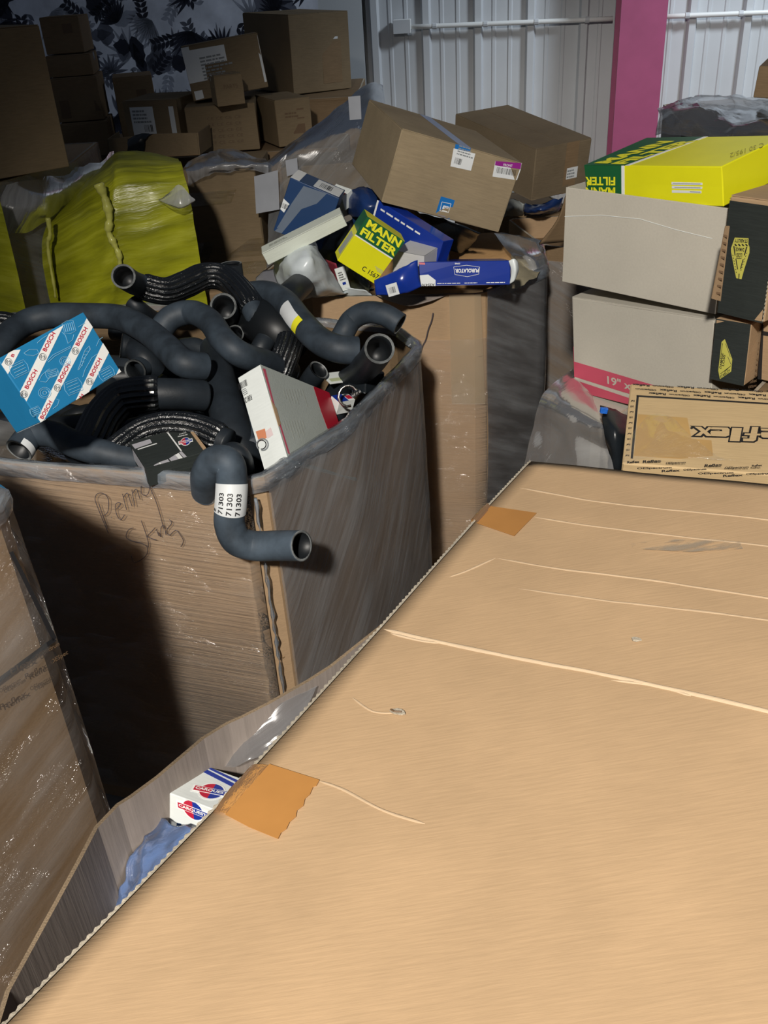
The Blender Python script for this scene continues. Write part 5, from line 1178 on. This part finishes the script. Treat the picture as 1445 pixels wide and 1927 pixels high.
patch_on(fu_, [[zr(*q) for q in ((205, 405), (675, 440), (715, 640), (905, 655), (920, 800), (600, 830), (165, 800))]], plain('tape_stained_board', (.55, .34, .13), .45, coat=.3), 'tape_stain', px=True, h=.0003, lift=.0002)
P = lambda x, y, o: fu_.px(*zr(x, y), o)
grid_patch('loose_film', [[P(170, 560, 0.0014), P(330, 420, 0.0027), P(520, 440, 0.0018), P(690, 600, 0.0018)], [P(110, 700, 0.0027), P(300, 640, 0.0040), P(520, 660, 0.0027), P(800, 700, 0.0032)], [P(70, 840, 0.0018), P(300, 790, 0.0054), P(600, 800, 0.0036), P(1000, 840, 0.0045)], [P(80, 890, 0.0009), P(320, 850, 0.0072), P(700, 850, 0.0063), P(1220, 880, 0.0063)]], film('film_tape', tint=(.80, .78, .70), haze=.03, hv=.10, gloss=.035, rough=.10, bump=.3, glint=1.2, stretch=(3, 12, 1), ang=.6, sc=6), th=rf, n=7, rough=.0022, freq=35)
# film-wrapped load below them
A = at(1030, 750, z=.87); B = at(1124, 800, z=.87); dd = Vector((.77, .64, 0))
G6 = [tuple(A.xy), tuple(B.xy), tuple((B+dd*.5).xy), tuple((A+dd*.5).xy)]
g6 = Th('wrapped_carton', 'grey carton under cloudy stretch film below the rose striped carton', 'carton', T0(G6))
bin_walls(g6, G6, 0, .868, grey_board, kraft_dark, seed=31)
mb = MB(); mb.slab([Vector((p[0], p[1], .86)) for p in G6], Vector((0, 0, 1)), .006); mb.make('top_panel', grey_board, th=g6)
grid_patch('stretch_film', [[at(1078, 693, y=2.28), at(1080, 705, y=2.27), at(1092, 722, y=2.20), at(1112, 742, y=2.14)], [at(1022, 742, y=2.03), at(1050, 754, y=1.97), at(1090, 774, y=1.90), at(1132, 796, y=1.82)],
 [at(1003, 810, y=2.0), at(1040, 818, y=1.94), at(1086, 832, y=1.86), at(1144, 848, y=1.80)], [at(988, 872, y=1.98), at(1030, 880, y=1.92), at(1080, 890, y=1.85), at(1155, 892, y=1.79)], [at(960, 1000, y=1.98), at(1010, 1020, y=1.92), at(1080, 1040, y=1.85), at(1165, 1050, y=1.79)]], film('film_cloud', tint=(.55, .56, .57), haze=.42, hv=.30, ang=1.3, stretch=(1, 6, 1), bump=.6, rough=.18, gloss=.22), th=g6, n=8, rough=.005, freq=12)
G7 = [(.52, 1.38), (.93, 1.26), (1.02, 1.58), (.62, 1.72)]
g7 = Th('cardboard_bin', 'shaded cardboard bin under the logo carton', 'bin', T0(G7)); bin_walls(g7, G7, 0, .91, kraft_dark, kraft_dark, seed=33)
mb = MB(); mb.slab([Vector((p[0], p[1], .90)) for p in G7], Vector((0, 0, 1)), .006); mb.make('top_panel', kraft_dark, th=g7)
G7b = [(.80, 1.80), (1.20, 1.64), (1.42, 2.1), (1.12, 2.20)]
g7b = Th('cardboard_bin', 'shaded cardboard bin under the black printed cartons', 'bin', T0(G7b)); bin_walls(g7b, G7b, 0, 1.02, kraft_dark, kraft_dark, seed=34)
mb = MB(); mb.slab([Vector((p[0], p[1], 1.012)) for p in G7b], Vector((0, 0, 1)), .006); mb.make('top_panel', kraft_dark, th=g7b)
o = grid_patch('black_bag', [[at(1128, 768, y=2.0), at(1150, 772, y=2.0), at(1180, 785, y=2.0)], [at(1140, 820, y=1.93), at(1160, 820, y=1.9), at(1186, 825, y=1.93)], [at(1148, 890, y=1.93), at(1165, 890, y=1.9), at(1190, 895, y=1.93)]], black_plastic, n=6, rough=.008, freq=20, thick=.003, seed=41); top(o, 'black bag in the dark gap left of the logo carton', 'bag')
th, D = quadbox('blue_clip', 'bright blue plastic clip below the rose striped carton', 'car part', [at(1128, 768, y=1.93), at(1146, 771, y=1.93), at(1142, 778, y=1.93), at(1133, 779, y=1.93)], None, .01, plain('bright_blue', (.02, .15, .65), .35))

# ------------------------------------------------------------------ behind on the right
far = box_thing('cardboard_carton', 'long brown carton behind the tilted one against the white wall', 'carton', (.624, 3.857, 1.116), (8.3, -1.4, 27.8), (.261, .535, .191), kraft_far_dim, flaps=True, tape=None, seam_x=False)
ff = Face(far, (.261, .535, .191), 'f'); patch_on(ff, [rect(.55, -.02, .78, 1)], kraft_dark, 'dark_tape', h=.0004); patch_on(ff, [rect(.60, .28, .80, .50)], paper, 'shipping_label', h=.0004, lift=.0006); lines_on(ff, .61, .30, .79, .48, 3, grey_ink, lift=.0014)
G8 = [(.48, 3.92), (.86, 3.92), (.80, 4.30), (.40, 4.25)]
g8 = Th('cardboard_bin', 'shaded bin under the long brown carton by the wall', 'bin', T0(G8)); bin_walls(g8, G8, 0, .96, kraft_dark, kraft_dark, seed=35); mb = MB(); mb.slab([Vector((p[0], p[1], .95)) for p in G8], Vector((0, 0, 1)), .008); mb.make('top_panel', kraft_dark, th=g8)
o = grid_patch('navy_bag', [[at(985, 385, z=1.03), at(1020, 385, z=1.05), at(1060, 372, z=1.06)], [at(985, 400, z=1.01), at(1020, 398, z=1.04), at(1056, 390, z=1.02)], [at(985, 408, z=.98), at(1020, 406, z=.98), at(1050, 402, z=.98)]], navy_plastic, n=6, rough=.012, freq=14, thick=.004, seed=44); top(o, 'crumpled navy bag beneath the long brown carton', 'bag')
o = grid_patch('grey_bag', [[at(952, 380, z=1.05), at(968, 376, z=1.06), at(984, 384, z=1.05)], [at(946, 395, z=1.02), at(965, 392, z=1.04), at(986, 398, z=1.02)], [at(944, 412, z=.99), at(965, 408, z=.99), at(984, 405, z=.99)]], plain('grey_bag_plastic', (.28, .30, .29), .4, bump=.4, bs=20), n=6, rough=.010, freq=16, thick=.003, seed=45); top(o, 'small crumpled grey bag right of the tilted carton', 'bag')
GR = [(1.20, 3.62), (1.62, 3.22), (2.3, 3.3), (2.2, 4.3), (1.30, 4.2)]
gr = Th('wrapped_pallet', 'dark wrapped pallet with bunched clear film on top by the pink column', 'pallet load', T0(GR))
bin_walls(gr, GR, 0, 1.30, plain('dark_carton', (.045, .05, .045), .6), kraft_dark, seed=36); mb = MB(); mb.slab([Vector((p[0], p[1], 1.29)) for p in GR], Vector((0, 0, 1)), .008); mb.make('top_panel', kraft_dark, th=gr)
grid_patch('bunched_film', [[at(1250, 225, y=4.0), at(1300, 190, y=4.0), at(1380, 184, y=4.0), at(1480, 190, y=3.9), at(1600, 190, y=3.8)], [at(1240, 212, y=3.75), at(1290, 196, y=3.7), at(1370, 205, y=3.6), at(1470, 215, y=3.5), at(1600, 220, y=3.4)], [at(1238, 222, y=3.65), at(1300, 225, y=3.5), at(1370, 240, y=3.36), at(1470, 240, y=3.2), at(1600, 240, y=3.1)], [at(1235, 250, y=3.62), at(1300, 262, y=3.46), at(1370, 275, y=3.32), at(1470, 280, y=3.16), at(1600, 280, y=3.1)]], film('film_heap', tint=(.14, .14, .14), haze=.55, hv=.35, gloss=.13, rough=.16, bump=.6, stretch=(3, 8, 1), sc=5), th=gr, n=8, rough=.028, freq=7, seed=47)
up = box_thing('cardboard_carton', 'brown carton on the bunched film at the top right corner', 'carton', (1.62, 3.50, 1.40), (2, 3, -29), (.36, .36, .10), kraft_dark, flaps=True)

# ------------------------------------------------------------------ brown cartons stacked at the back left
def scl(loc, dims, k): return tuple(CAM + (Vector(loc)-CAM)*k), tuple(d*k for d in dims)
def stack(name, label, loc, rot, dims, mat=kraft_dark, k=1.0, **kw):
    loc, dims = scl(loc, dims, k); return box_thing(name, label, 'carton', loc, rot, dims, mat, **kw), dims
bk_, D = stack('cardboard_carton', 'big plain brown carton at the top of the back stack against the wallpaper edge', (-.273, 4.836, 1.395), (1.2, .7, 32.7), (.312, .437, .321), mat=kraft_back_dim, k=1.06, flaps=True, seam_x=False)
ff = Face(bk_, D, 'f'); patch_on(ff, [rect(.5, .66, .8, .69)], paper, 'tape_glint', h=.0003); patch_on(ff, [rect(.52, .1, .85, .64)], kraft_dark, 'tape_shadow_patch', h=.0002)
lc, D = stack('cardboard_carton', 'tilted brown carton with a large white paper sheet on the back stack', (-.565, 4.50, 1.425), (-2, -6, 9), (.33, .24, .215), mat=kraft_back_dim, k=1.0, flaps=True)
ff = Face(lc, D, 'f')
def zs(x, y): return (280+x/3.6125, y/3.6125)
patch_on(ff, [[zs(*q) for q in ((220, 352), (510, 302), (532, 412), (380, 440), (400, 545), (268, 572))]], paper, 'paper_sheet', px=True, h=.0005); lines_on(ff, .2, .35, .62, .78, 7, grey_ink, lift=.0012)
patch_on(ff, [rect(.965, .1, .995, .95)], paper, 'white_edge_label', h=.0004); patch_on(ff, [rect(.0, .75, .1, .98)], paper, 'tape_piece', h=.0004); patch_on(ff, [rect(.03, .02, .14, .18)], paper, 'tape_piece', h=.0004)
sc_, D = stack('cardboard_carton', 'little brown carton in front of the white paper sheet', (-.545, 4.25, 1.405), (.1, -1, 18), (.118, .118, .118), mat=kraft_back_dim, flaps=True, tape=tape_clear)
ff = Face(sc_, D, 'f'); text_on(ff, 'PARTS', (.3, .55, 0), (.8, .55, 0), (.3, .68, 0), brown_ink, px=False)
lo, D = stack('cardboard_carton', 'brown printed carton under the little carton on the back stack', (-.600, 4.42, 1.212), (-.3, 0, 4), (.30, .30, .188), mat=kraft_back_dim, flaps=True)
lo2, D2 = stack('cardboard_carton', 'brown carton with square print right of the printed one on the back stack', (-.338, 4.47, 1.212), (0, 0, 22), (.16, .30, .190), mat=kraft_back_dim, flaps=True)
ff = Face(lo, D, 'f'); mb = MB()
for i in range(5):
    for j in range(4): text_on(ff, 'CE', (.30+j*.13, .70-i*.13, 0), (.39+j*.13, .70-i*.13, 0), (.30+j*.13, .76-i*.13, 0), brown_ink, px=False, mb=mb)
mb.make('printed_pattern', brown_ink, th=lo)
ff = Face(lo2, D2, 'f'); patch_on(ff, [rect(.2, .75, .8, .78), rect(.2, .56, .8, .59), rect(.45, .25, .8, .45)], brown_ink, 'printed_mark', h=.0003); lines_on(ff, .25, .6, .75, .74, 2, brown_ink)
wsx, D = stack('cardboard_carton', 'brown carton with a white label and bar print, left of the printed one', (-.868, 4.488, 1.25), (0, 0, -12.6), (.25, .30, .18), mat=kraft_back_dim, flaps=True)
ff = Face(wsx, D, 'f'); patch_on(ff, [rect(.12, .1, .55, .86)], paper, 'shipping_label', h=.0005); lines_on(ff, .16, .5, .5, .82, 4, grey_ink, lift=.0012); bars_on(ff, .34, .3, .5, .46, n=7, lift=.0012); patch_on(ff, [rect(.84, .25, .93, .85)], paper, 'white_strip', h=.0004)
ol = Th('cardboard_carton', 'low open brown carton with a torn black liner in front of the back stack', 'carton', Matrix.Translation((-.86, 4.08, 1.14)))
P = [at(203, 262, y=4.10), at(285, 252, y=4.05), at(370, 250, y=4.0), at(374, 292, y=4.0), at(290, 296, y=4.05), at(208, 300, y=4.1)]
mb = MB(); mb.slab([P[0], P[1], P[4], P[5]], Vector((0, 1, 0)), .005); mb.make('front_panel', kraft_back_dim, th=ol)
mb = MB(); mb.slab([P[1], P[2], P[3], P[4]], Vector((0, 1, 0)), .005); mb.make('front_panel', kraft_back_dim, th=ol)
mb = MB(); mb.slab([P[2]+Vector((0, .005, 0)), P[2]+Vector((.02, .22, 0)), P[3]+Vector((.02, .22, 0)), P[3]+Vector((0, .005, 0))], Vector((1, 0, 0)), .005); mb.make('side_panel', kraft_back_dim, th=ol)
mb = MB(); mb.slab([P[0]+Vector((0, .005, 0)), P[0]+Vector((0, .22, 0)), P[5]+Vector((0, .22, 0)), P[5]+Vector((0, .005, 0))], Vector((-1, 0, 0)), .005); mb.make('side_panel', kraft_back_dim, th=ol)
mb = MB(); mb.slab([P[5], P[3], P[3]+Vector((0, .2, 0)), P[5]+Vector((0, .2, 0))], Vector((0, 0, 1)), .005); mb.make('bottom_panel', kraft_dark, th=ol)
grid_patch('torn_liner', [[at(240, 262, y=4.07), at(262, 252, y=4.05), at(290, 252, y=4.05)], [at(242, 275, y=4.04), at(258, 268, y=4.03), at(275, 262, y=4.03)], [at(240, 290, y=4.05), at(256, 292, y=4.04), at(270, 288, y=4.04)]], black_plastic, th=ol, n=5, rough=.01, freq=20)
labs = ['topmost brown carton of the back left column with a small dark square print', 'flat brown carton second from the top of the back left column', 'brown carton in the middle of the back left column, dark blotches on it', 'lowest brown carton of the back left column catching a glint', 'brown carton in deep shade right of the back left column']
for i, (loc, rot, dims, kk) in enumerate((((-1.327, 4.845, 1.610), (0, 0, 4.3), (.171, .26, .150), 1.0), ((-1.317, 4.80, 1.520), (0, 0, 8), (.20, .28, .086), 1.0), ((-1.30, 4.76, 1.335), (0, 0, 8), (.205, .30, .182), 1.0), ((-1.285, 4.72, 1.185), (0, 0, 8), (.215, .30, .146), 1.0), ((-1.09, 4.96, 1.20), (0, 0, 12), (.185, .25, .29), 1.0))):
    t_, D = stack('cardboard_carton', labs[i], loc, rot, dims, k=kk, flaps=True, tape=tape_clear if i in (1, 3) else None)
    ff = Face(t_, D, 'f')
    if i in (0, 4): patch_on(ff, [rect(.55, .55, .8, .8)], brown_ink, 'printed_mark', h=.0003)
    if i == 2: patch_on(ff, [rect(.1, .1, .3, .5)], brown_ink, 'printed_mark', h=.0003); patch_on(ff, [rect(.85, .2, 1, .45)], brown_ink, 'printed_mark', h=.0003)
lb_, D = stack('cardboard_carton', 'large plain brown carton standing at the upper left edge', (-1.170, 3.18, 1.367), (0, 0, 40), (.30, .36, .406), mat=kraft_back_dim, flaps=True)
# bases that carry the stacks
def base_load(name, label, pts, z, mat=kraft_dark, seed=50, film_=None):
    th = Th(name, label, 'pallet load', T0(pts)); bin_walls(th, pts, 0, z-.001, mat, kraft_dark, seed=seed)
    mb = MB(); mb.slab([Vector((p[0], p[1], z-.012)) for p in pts], Vector((0, 0, 1)), .010); mb.make('top_panel', mat, th=th)
    if film_: wrap(th, pts, .1, z, film_, seed=seed, off=.010)
    return th
base_load('wrapped_pallet', 'low wrapped load carrying the printed cartons of the back stack', [(-1.0, 4.25), (-.10, 4.25), (-.05, 4.64), (-1.0, 4.66)], 1.205, seed=51)
base_load('wrapped_pallet', 'shaded load under the big plain carton of the back stack', [(-.60, 4.70), (.0, 4.66), (.05, 5.5), (-.60, 5.5)], 1.36, seed=52)
base_load('wrapped_pallet', 'shaded load under the back left carton column', [(-1.7, 4.55), (-1.03, 4.62), (-1.0, 5.3), (-1.7, 5.3)], 1.185, seed=53)
b1 = base_load('wrapped_pallet', 'film-wrapped brown load under the large carton at the left edge', [(-1.75, 3.05), (-1.17, 2.95), (-.98, 3.30), (-1.0, 3.75), (-1.75, 3.75)], 1.355, seed=54, film_=film_grey, mat=kraft)
o = grid_patch('stretch_film', [[at(0, 352, y=3.02), at(60, 340, y=3.1), at(130, 325, y=3.3), at(215, 290, y=3.6)], [at(-10, 400, y=2.98), at(60, 385, y=3.02), at(130, 360, y=3.2), at(215, 325, y=3.6)], [at(-10, 450, y=2.98), at(40, 440, y=3.02), at(110, 410, y=3.2), at(190, 360, y=3.6)]], film_bag, th=b1, n=7, rough=.015, freq=9)
pb, D = box_thing('cardboard_carton', 'tall brown carton wound with clear tape in the middle of the back row', 'carton', (-.56, 4.02, .70), (0, 0, -4), (.30, .36, .52), kraft_back_dim, b=.006), (.30, .36, .52)
base_load('wrapped_pallet', 'load hidden under the tall brown carton and the grey film cone', [(-.72, 3.80), (-.15, 3.80), (.25, 4.20), (-.72, 4.22)], .695, seed=56)
ff = Face(pb, D, 'f'); 
mb = MB()
for z in (.16, .30, .34, .72): mb.slab([ff.p(0, z), ff.p(1, z+.02), ff.p(1, z+.12), ff.p(0, z+.10)], ff.n, .0008)
mesh('clear_tape', mb.V, mb.F, film('film_tape2', tint=(.55, .42, .2), haze=.15, hv=.3, gloss=.5, rough=.1, bump=1.0), th=pb, uv=[(v.x*3, v.z*3) for v in mb.V])
patch_on(ff, [rect(.14, .02, .36, .20)], paper, 'shipping_label', h=.0005); lines_on(ff, .16, .04, .34, .18, 4, grey_ink)
grid_patch('bunched_film', [[at(345, 318, y=3.9), at(385, 290, y=3.95), at(430, 285, y=3.95), at(500, 300, y=3.9)], [at(350, 330, y=3.82), at(390, 312, y=3.8), at(440, 308, y=3.8), at(505, 312, y=3.8)], [at(355, 352, y=3.82), at(390, 330, y=3.80), at(450, 322, y=3.8), at(508, 330, y=3.8)]], film_bag, th=pb, n=7, rough=.016, freq=12, seed=60)
# film cone to its right, over dark cartons
wc_ = Th('wrapped_pallet', 'dark carton load under a cone of grey stretch film behind the filter bin', 'pallet load', Matrix.Translation((-.15, 4.2, 0)))
V, Fc = bev_box(.50, .30, .50, .005); M = Matrix.Translation((-.08, 4.03, .70)) @ Matrix.Rotation(.05, 4, 'Z'); mesh('carton_body', [M @ v for v in V], Fc, kraft_back_dim, th=wc_)
grid_patch('stretch_film', [[at(498, 310, y=3.86), at(550, 268, y=3.9), at(620, 215, y=4.0), at(690, 160, y=4.2), at(720, 160, y=4.3)], [at(503, 322, y=3.82), at(560, 290, y=3.8), at(620, 262, y=3.82), at(700, 240, y=3.9), at(730, 235, y=4.0)], [at(503, 380, y=3.80), at(560, 360, y=3.78), at(620, 345, y=3.80), at(700, 340, y=3.86), at(735, 330, y=3.95)], [at(503, 520, y=3.80), at(560, 510, y=3.78), at(620, 500, y=3.80), at(700, 490, y=3.86), at(735, 480, y=3.95)]], film_grey, th=wc_, n=9, rough=.008, freq=8)
for q in ([(478, 332), (523, 320), (526, 394), (482, 402)], [(537, 302), (559, 297), (561, 325), (540, 332)], [(655, 182), (678, 180), (680, 224), (658, 226)]):
    P = [at(x, y, y=3.765 if x < 600 else 3.85) for x, y in q]; mb = MB(); mb.slab(P, Vector((0, -1, 0)), .001); mb.make('shipping_label', dim_paper, th=wc_)
# yellow wrapped pallets
yp = Th('wrapped_pallet', 'pallet load wrapped in yellow film with a twisted tail, middle left', 'pallet load', Matrix.Translation((-.8, 3.25, 0)))
Y0, Y1 = 3.45, 3.06
grid_patch('yellow_film', [[at(20, 430, y=3.5), at(100, 395, y=Y0), at(170, 335, y=Y0), at(205, 298, y=Y0), at(225, 287, y=Y0), at(280, 287, y=Y0), at(335, 300, y=Y0)],
 [at(22, 445, y=3.2), at(105, 408, y=3.16), at(165, 362, y=3.14), at(205, 335, y=3.12), at(225, 322, y=3.12), at(290, 322, y=3.14), at(343, 318, y=3.16)],
 [at(25, 520, y=3.10), at(105, 490, y=3.08), at(165, 460, y=Y1), at(205, 440, y=3.04), at(228, 430, y=3.05), at(295, 415, y=Y1), at(362, 400, y=3.10)],
 [at(40, 660, y=3.10), at(110, 650, y=3.08), at(170, 640, y=Y1), at(208, 630, y=3.05), at(230, 625, y=3.05), at(300, 610, y=Y1), at(395, 600, y=3.10)]], yellow_film, th=yp, n=8, rough=.010, freq=7, seed=70)
grid_patch('yellow_film', [[at(335, 300, y=Y0), at(336, 304, y=3.6)], [at(343, 318, y=3.16), at(340, 312, y=3.6)], [at(362, 400, y=3.10), at(358, 400, y=3.6)], [at(395, 600, y=3.10), at(390, 600, y=3.6)]], yellow_film, th=yp, n=6, seed=71)
V, Fc = bev_box(.60, .30, .92, .01); M = Matrix.Translation((-.80, 3.32, 0)); mesh('carton_body', [M @ v for v in V], Fc, kraft_dark, th=yp)
tw = plain('bunched_yellow_film', (.52, .52, .12), .25, bump=.6, bs=30, var=.25)
for P, w_ in (([(185, 345), (198, 375), (206, 410), (204, 435), (214, 458), (224, 480), (226, 505), (228, 520)], .020), ([(90, 410), (94, 440), (90, 460), (95, 500), (102, 540), (104, 560)], .010), ([(226, 500), (221, 512), (218, 524)], .008)):
    Q = spline([at(x, y, y=3.03) for x, y in P], 6); mb = MB(); n_ = len(Q)
    mb.tube(Q, [w_*(.75+.16*math.sin(i*.9)+.10*math.sin(i*2.3))*(1-.55*i/n_) for i in range(n_)], 8); mb.make('twisted_film_tail', tw, th=yp, smooth=True)
grid_patch('film_scrap', [[at(310, 375, y=3.05), at(338, 350, y=3.05), at(362, 372, y=3.04)], [at(300, 382, y=3.05), at(335, 388, y=3.02), at(370, 380, y=3.04)], [at(318, 392, y=3.05), at(340, 398, y=3.04), at(360, 388, y=3.05)]], film_bag, th=yp, n=6, rough=.010, freq=15)
y2 = Th('wrapped_pallet', 'second yellow-wrapped load cut off by the left edge of the photograph', 'pallet load', Matrix.Translation((-1.15, 2.9, 0)))
grid_patch('yellow_film', [[at(-190, 330, y=2.87), at(-80, 345, y=2.87), at(-2, 372, y=2.86)], [at(-170, 420, y=2.86), at(-70, 430, y=2.86), at(15, 440, y=2.85)], [at(-120, 580, y=2.86), at(-40, 610, y=2.86), at(62, 640, y=2.85)]], yellow_film, th=y2, n=8, rough=.004, freq=6, seed=75)
V, Fc = bev_box(.34, .04, 1.15, .005); M = Matrix.Translation((-1.33, 2.92, 0)); mesh('carton_body', [M @ v for v in V], Fc, kraft_dark, th=y2)

# ------------------------------------------------------------------ things in the near bin under the sheet
D = (.075, .095, .075)
c1 = box_thing('parts_box', 'white parts box with red and blue oval emblems under the edge of the big sheet', 'box', (-.256, .835, .895), (-14, -2, -29), (.072, .072, .062), white_board, b=.0012); D = (.072, .072, .062)
ff = Face(c1, D, 'f'); fu_ = Face(c1, D, 'u')
idz = lambda x, y: (x, y)
oval_logo(ff, idz, (364, 1524), (26, 10), (-2, -17), c1); oval_logo(fu_, idz, (398, 1490), (30, 6), (8, -13), c1)
patch_on(fu_, [[(380, 1452), (388, 1448), (470, 1490), (462, 1494)], [(392, 1447), (396, 1445), (480, 1484), (474, 1487)]], blue_ink, 'blue_stripe', px=True, h=.0003)
patch_on(ff, [[(333, 1548), (341, 1550), (340, 1560), (332, 1558)]], navy_ink, 'small_print', px=True, h=.0003)
o = grid_patch('blue_bag', [[at(300, 1545, z=.93), at(330, 1560, z=.94), at(380, 1560, z=.95)], [at(262, 1595, z=.92), at(300, 1610, z=.93), at(350, 1610, z=.94)], [at(235, 1650, z=.90), at(270, 1670, z=.91), at(310, 1680, z=.92)], [at(215, 1710, z=.86), at(240, 1730, z=.88), at(280, 1730, z=.89)]], film_blue, n=9, rough=.010, freq=26, seed=80)
md = o.modifiers.new('thickness', 'SOLIDIFY'); md.thickness = .002
top(o, 'crumpled blue see-through bag in the near bin below the oval emblem box', 'bag')
o = grid_patch('clear_bag', [[at(480, 1350, z=.98), at(540, 1320, z=.99), at(600, 1290, z=.99)], [at(420, 1400, z=.95), at(480, 1390, z=.96), at(560, 1360, z=.97)], [at(390, 1440, z=.92), at(450, 1440, z=.94), at(520, 1420, z=.94)]], film('film_dim', tint=(.30, .30, .31), haze=.35, hv=.35, ang=.8, stretch=(1, 7, 1), bump=.6, rough=.2, gloss=.2), n=7, rough=.005, freq=20, seed=81)
top(o, 'clear plastic bag over the contents of the near bin', 'bag')
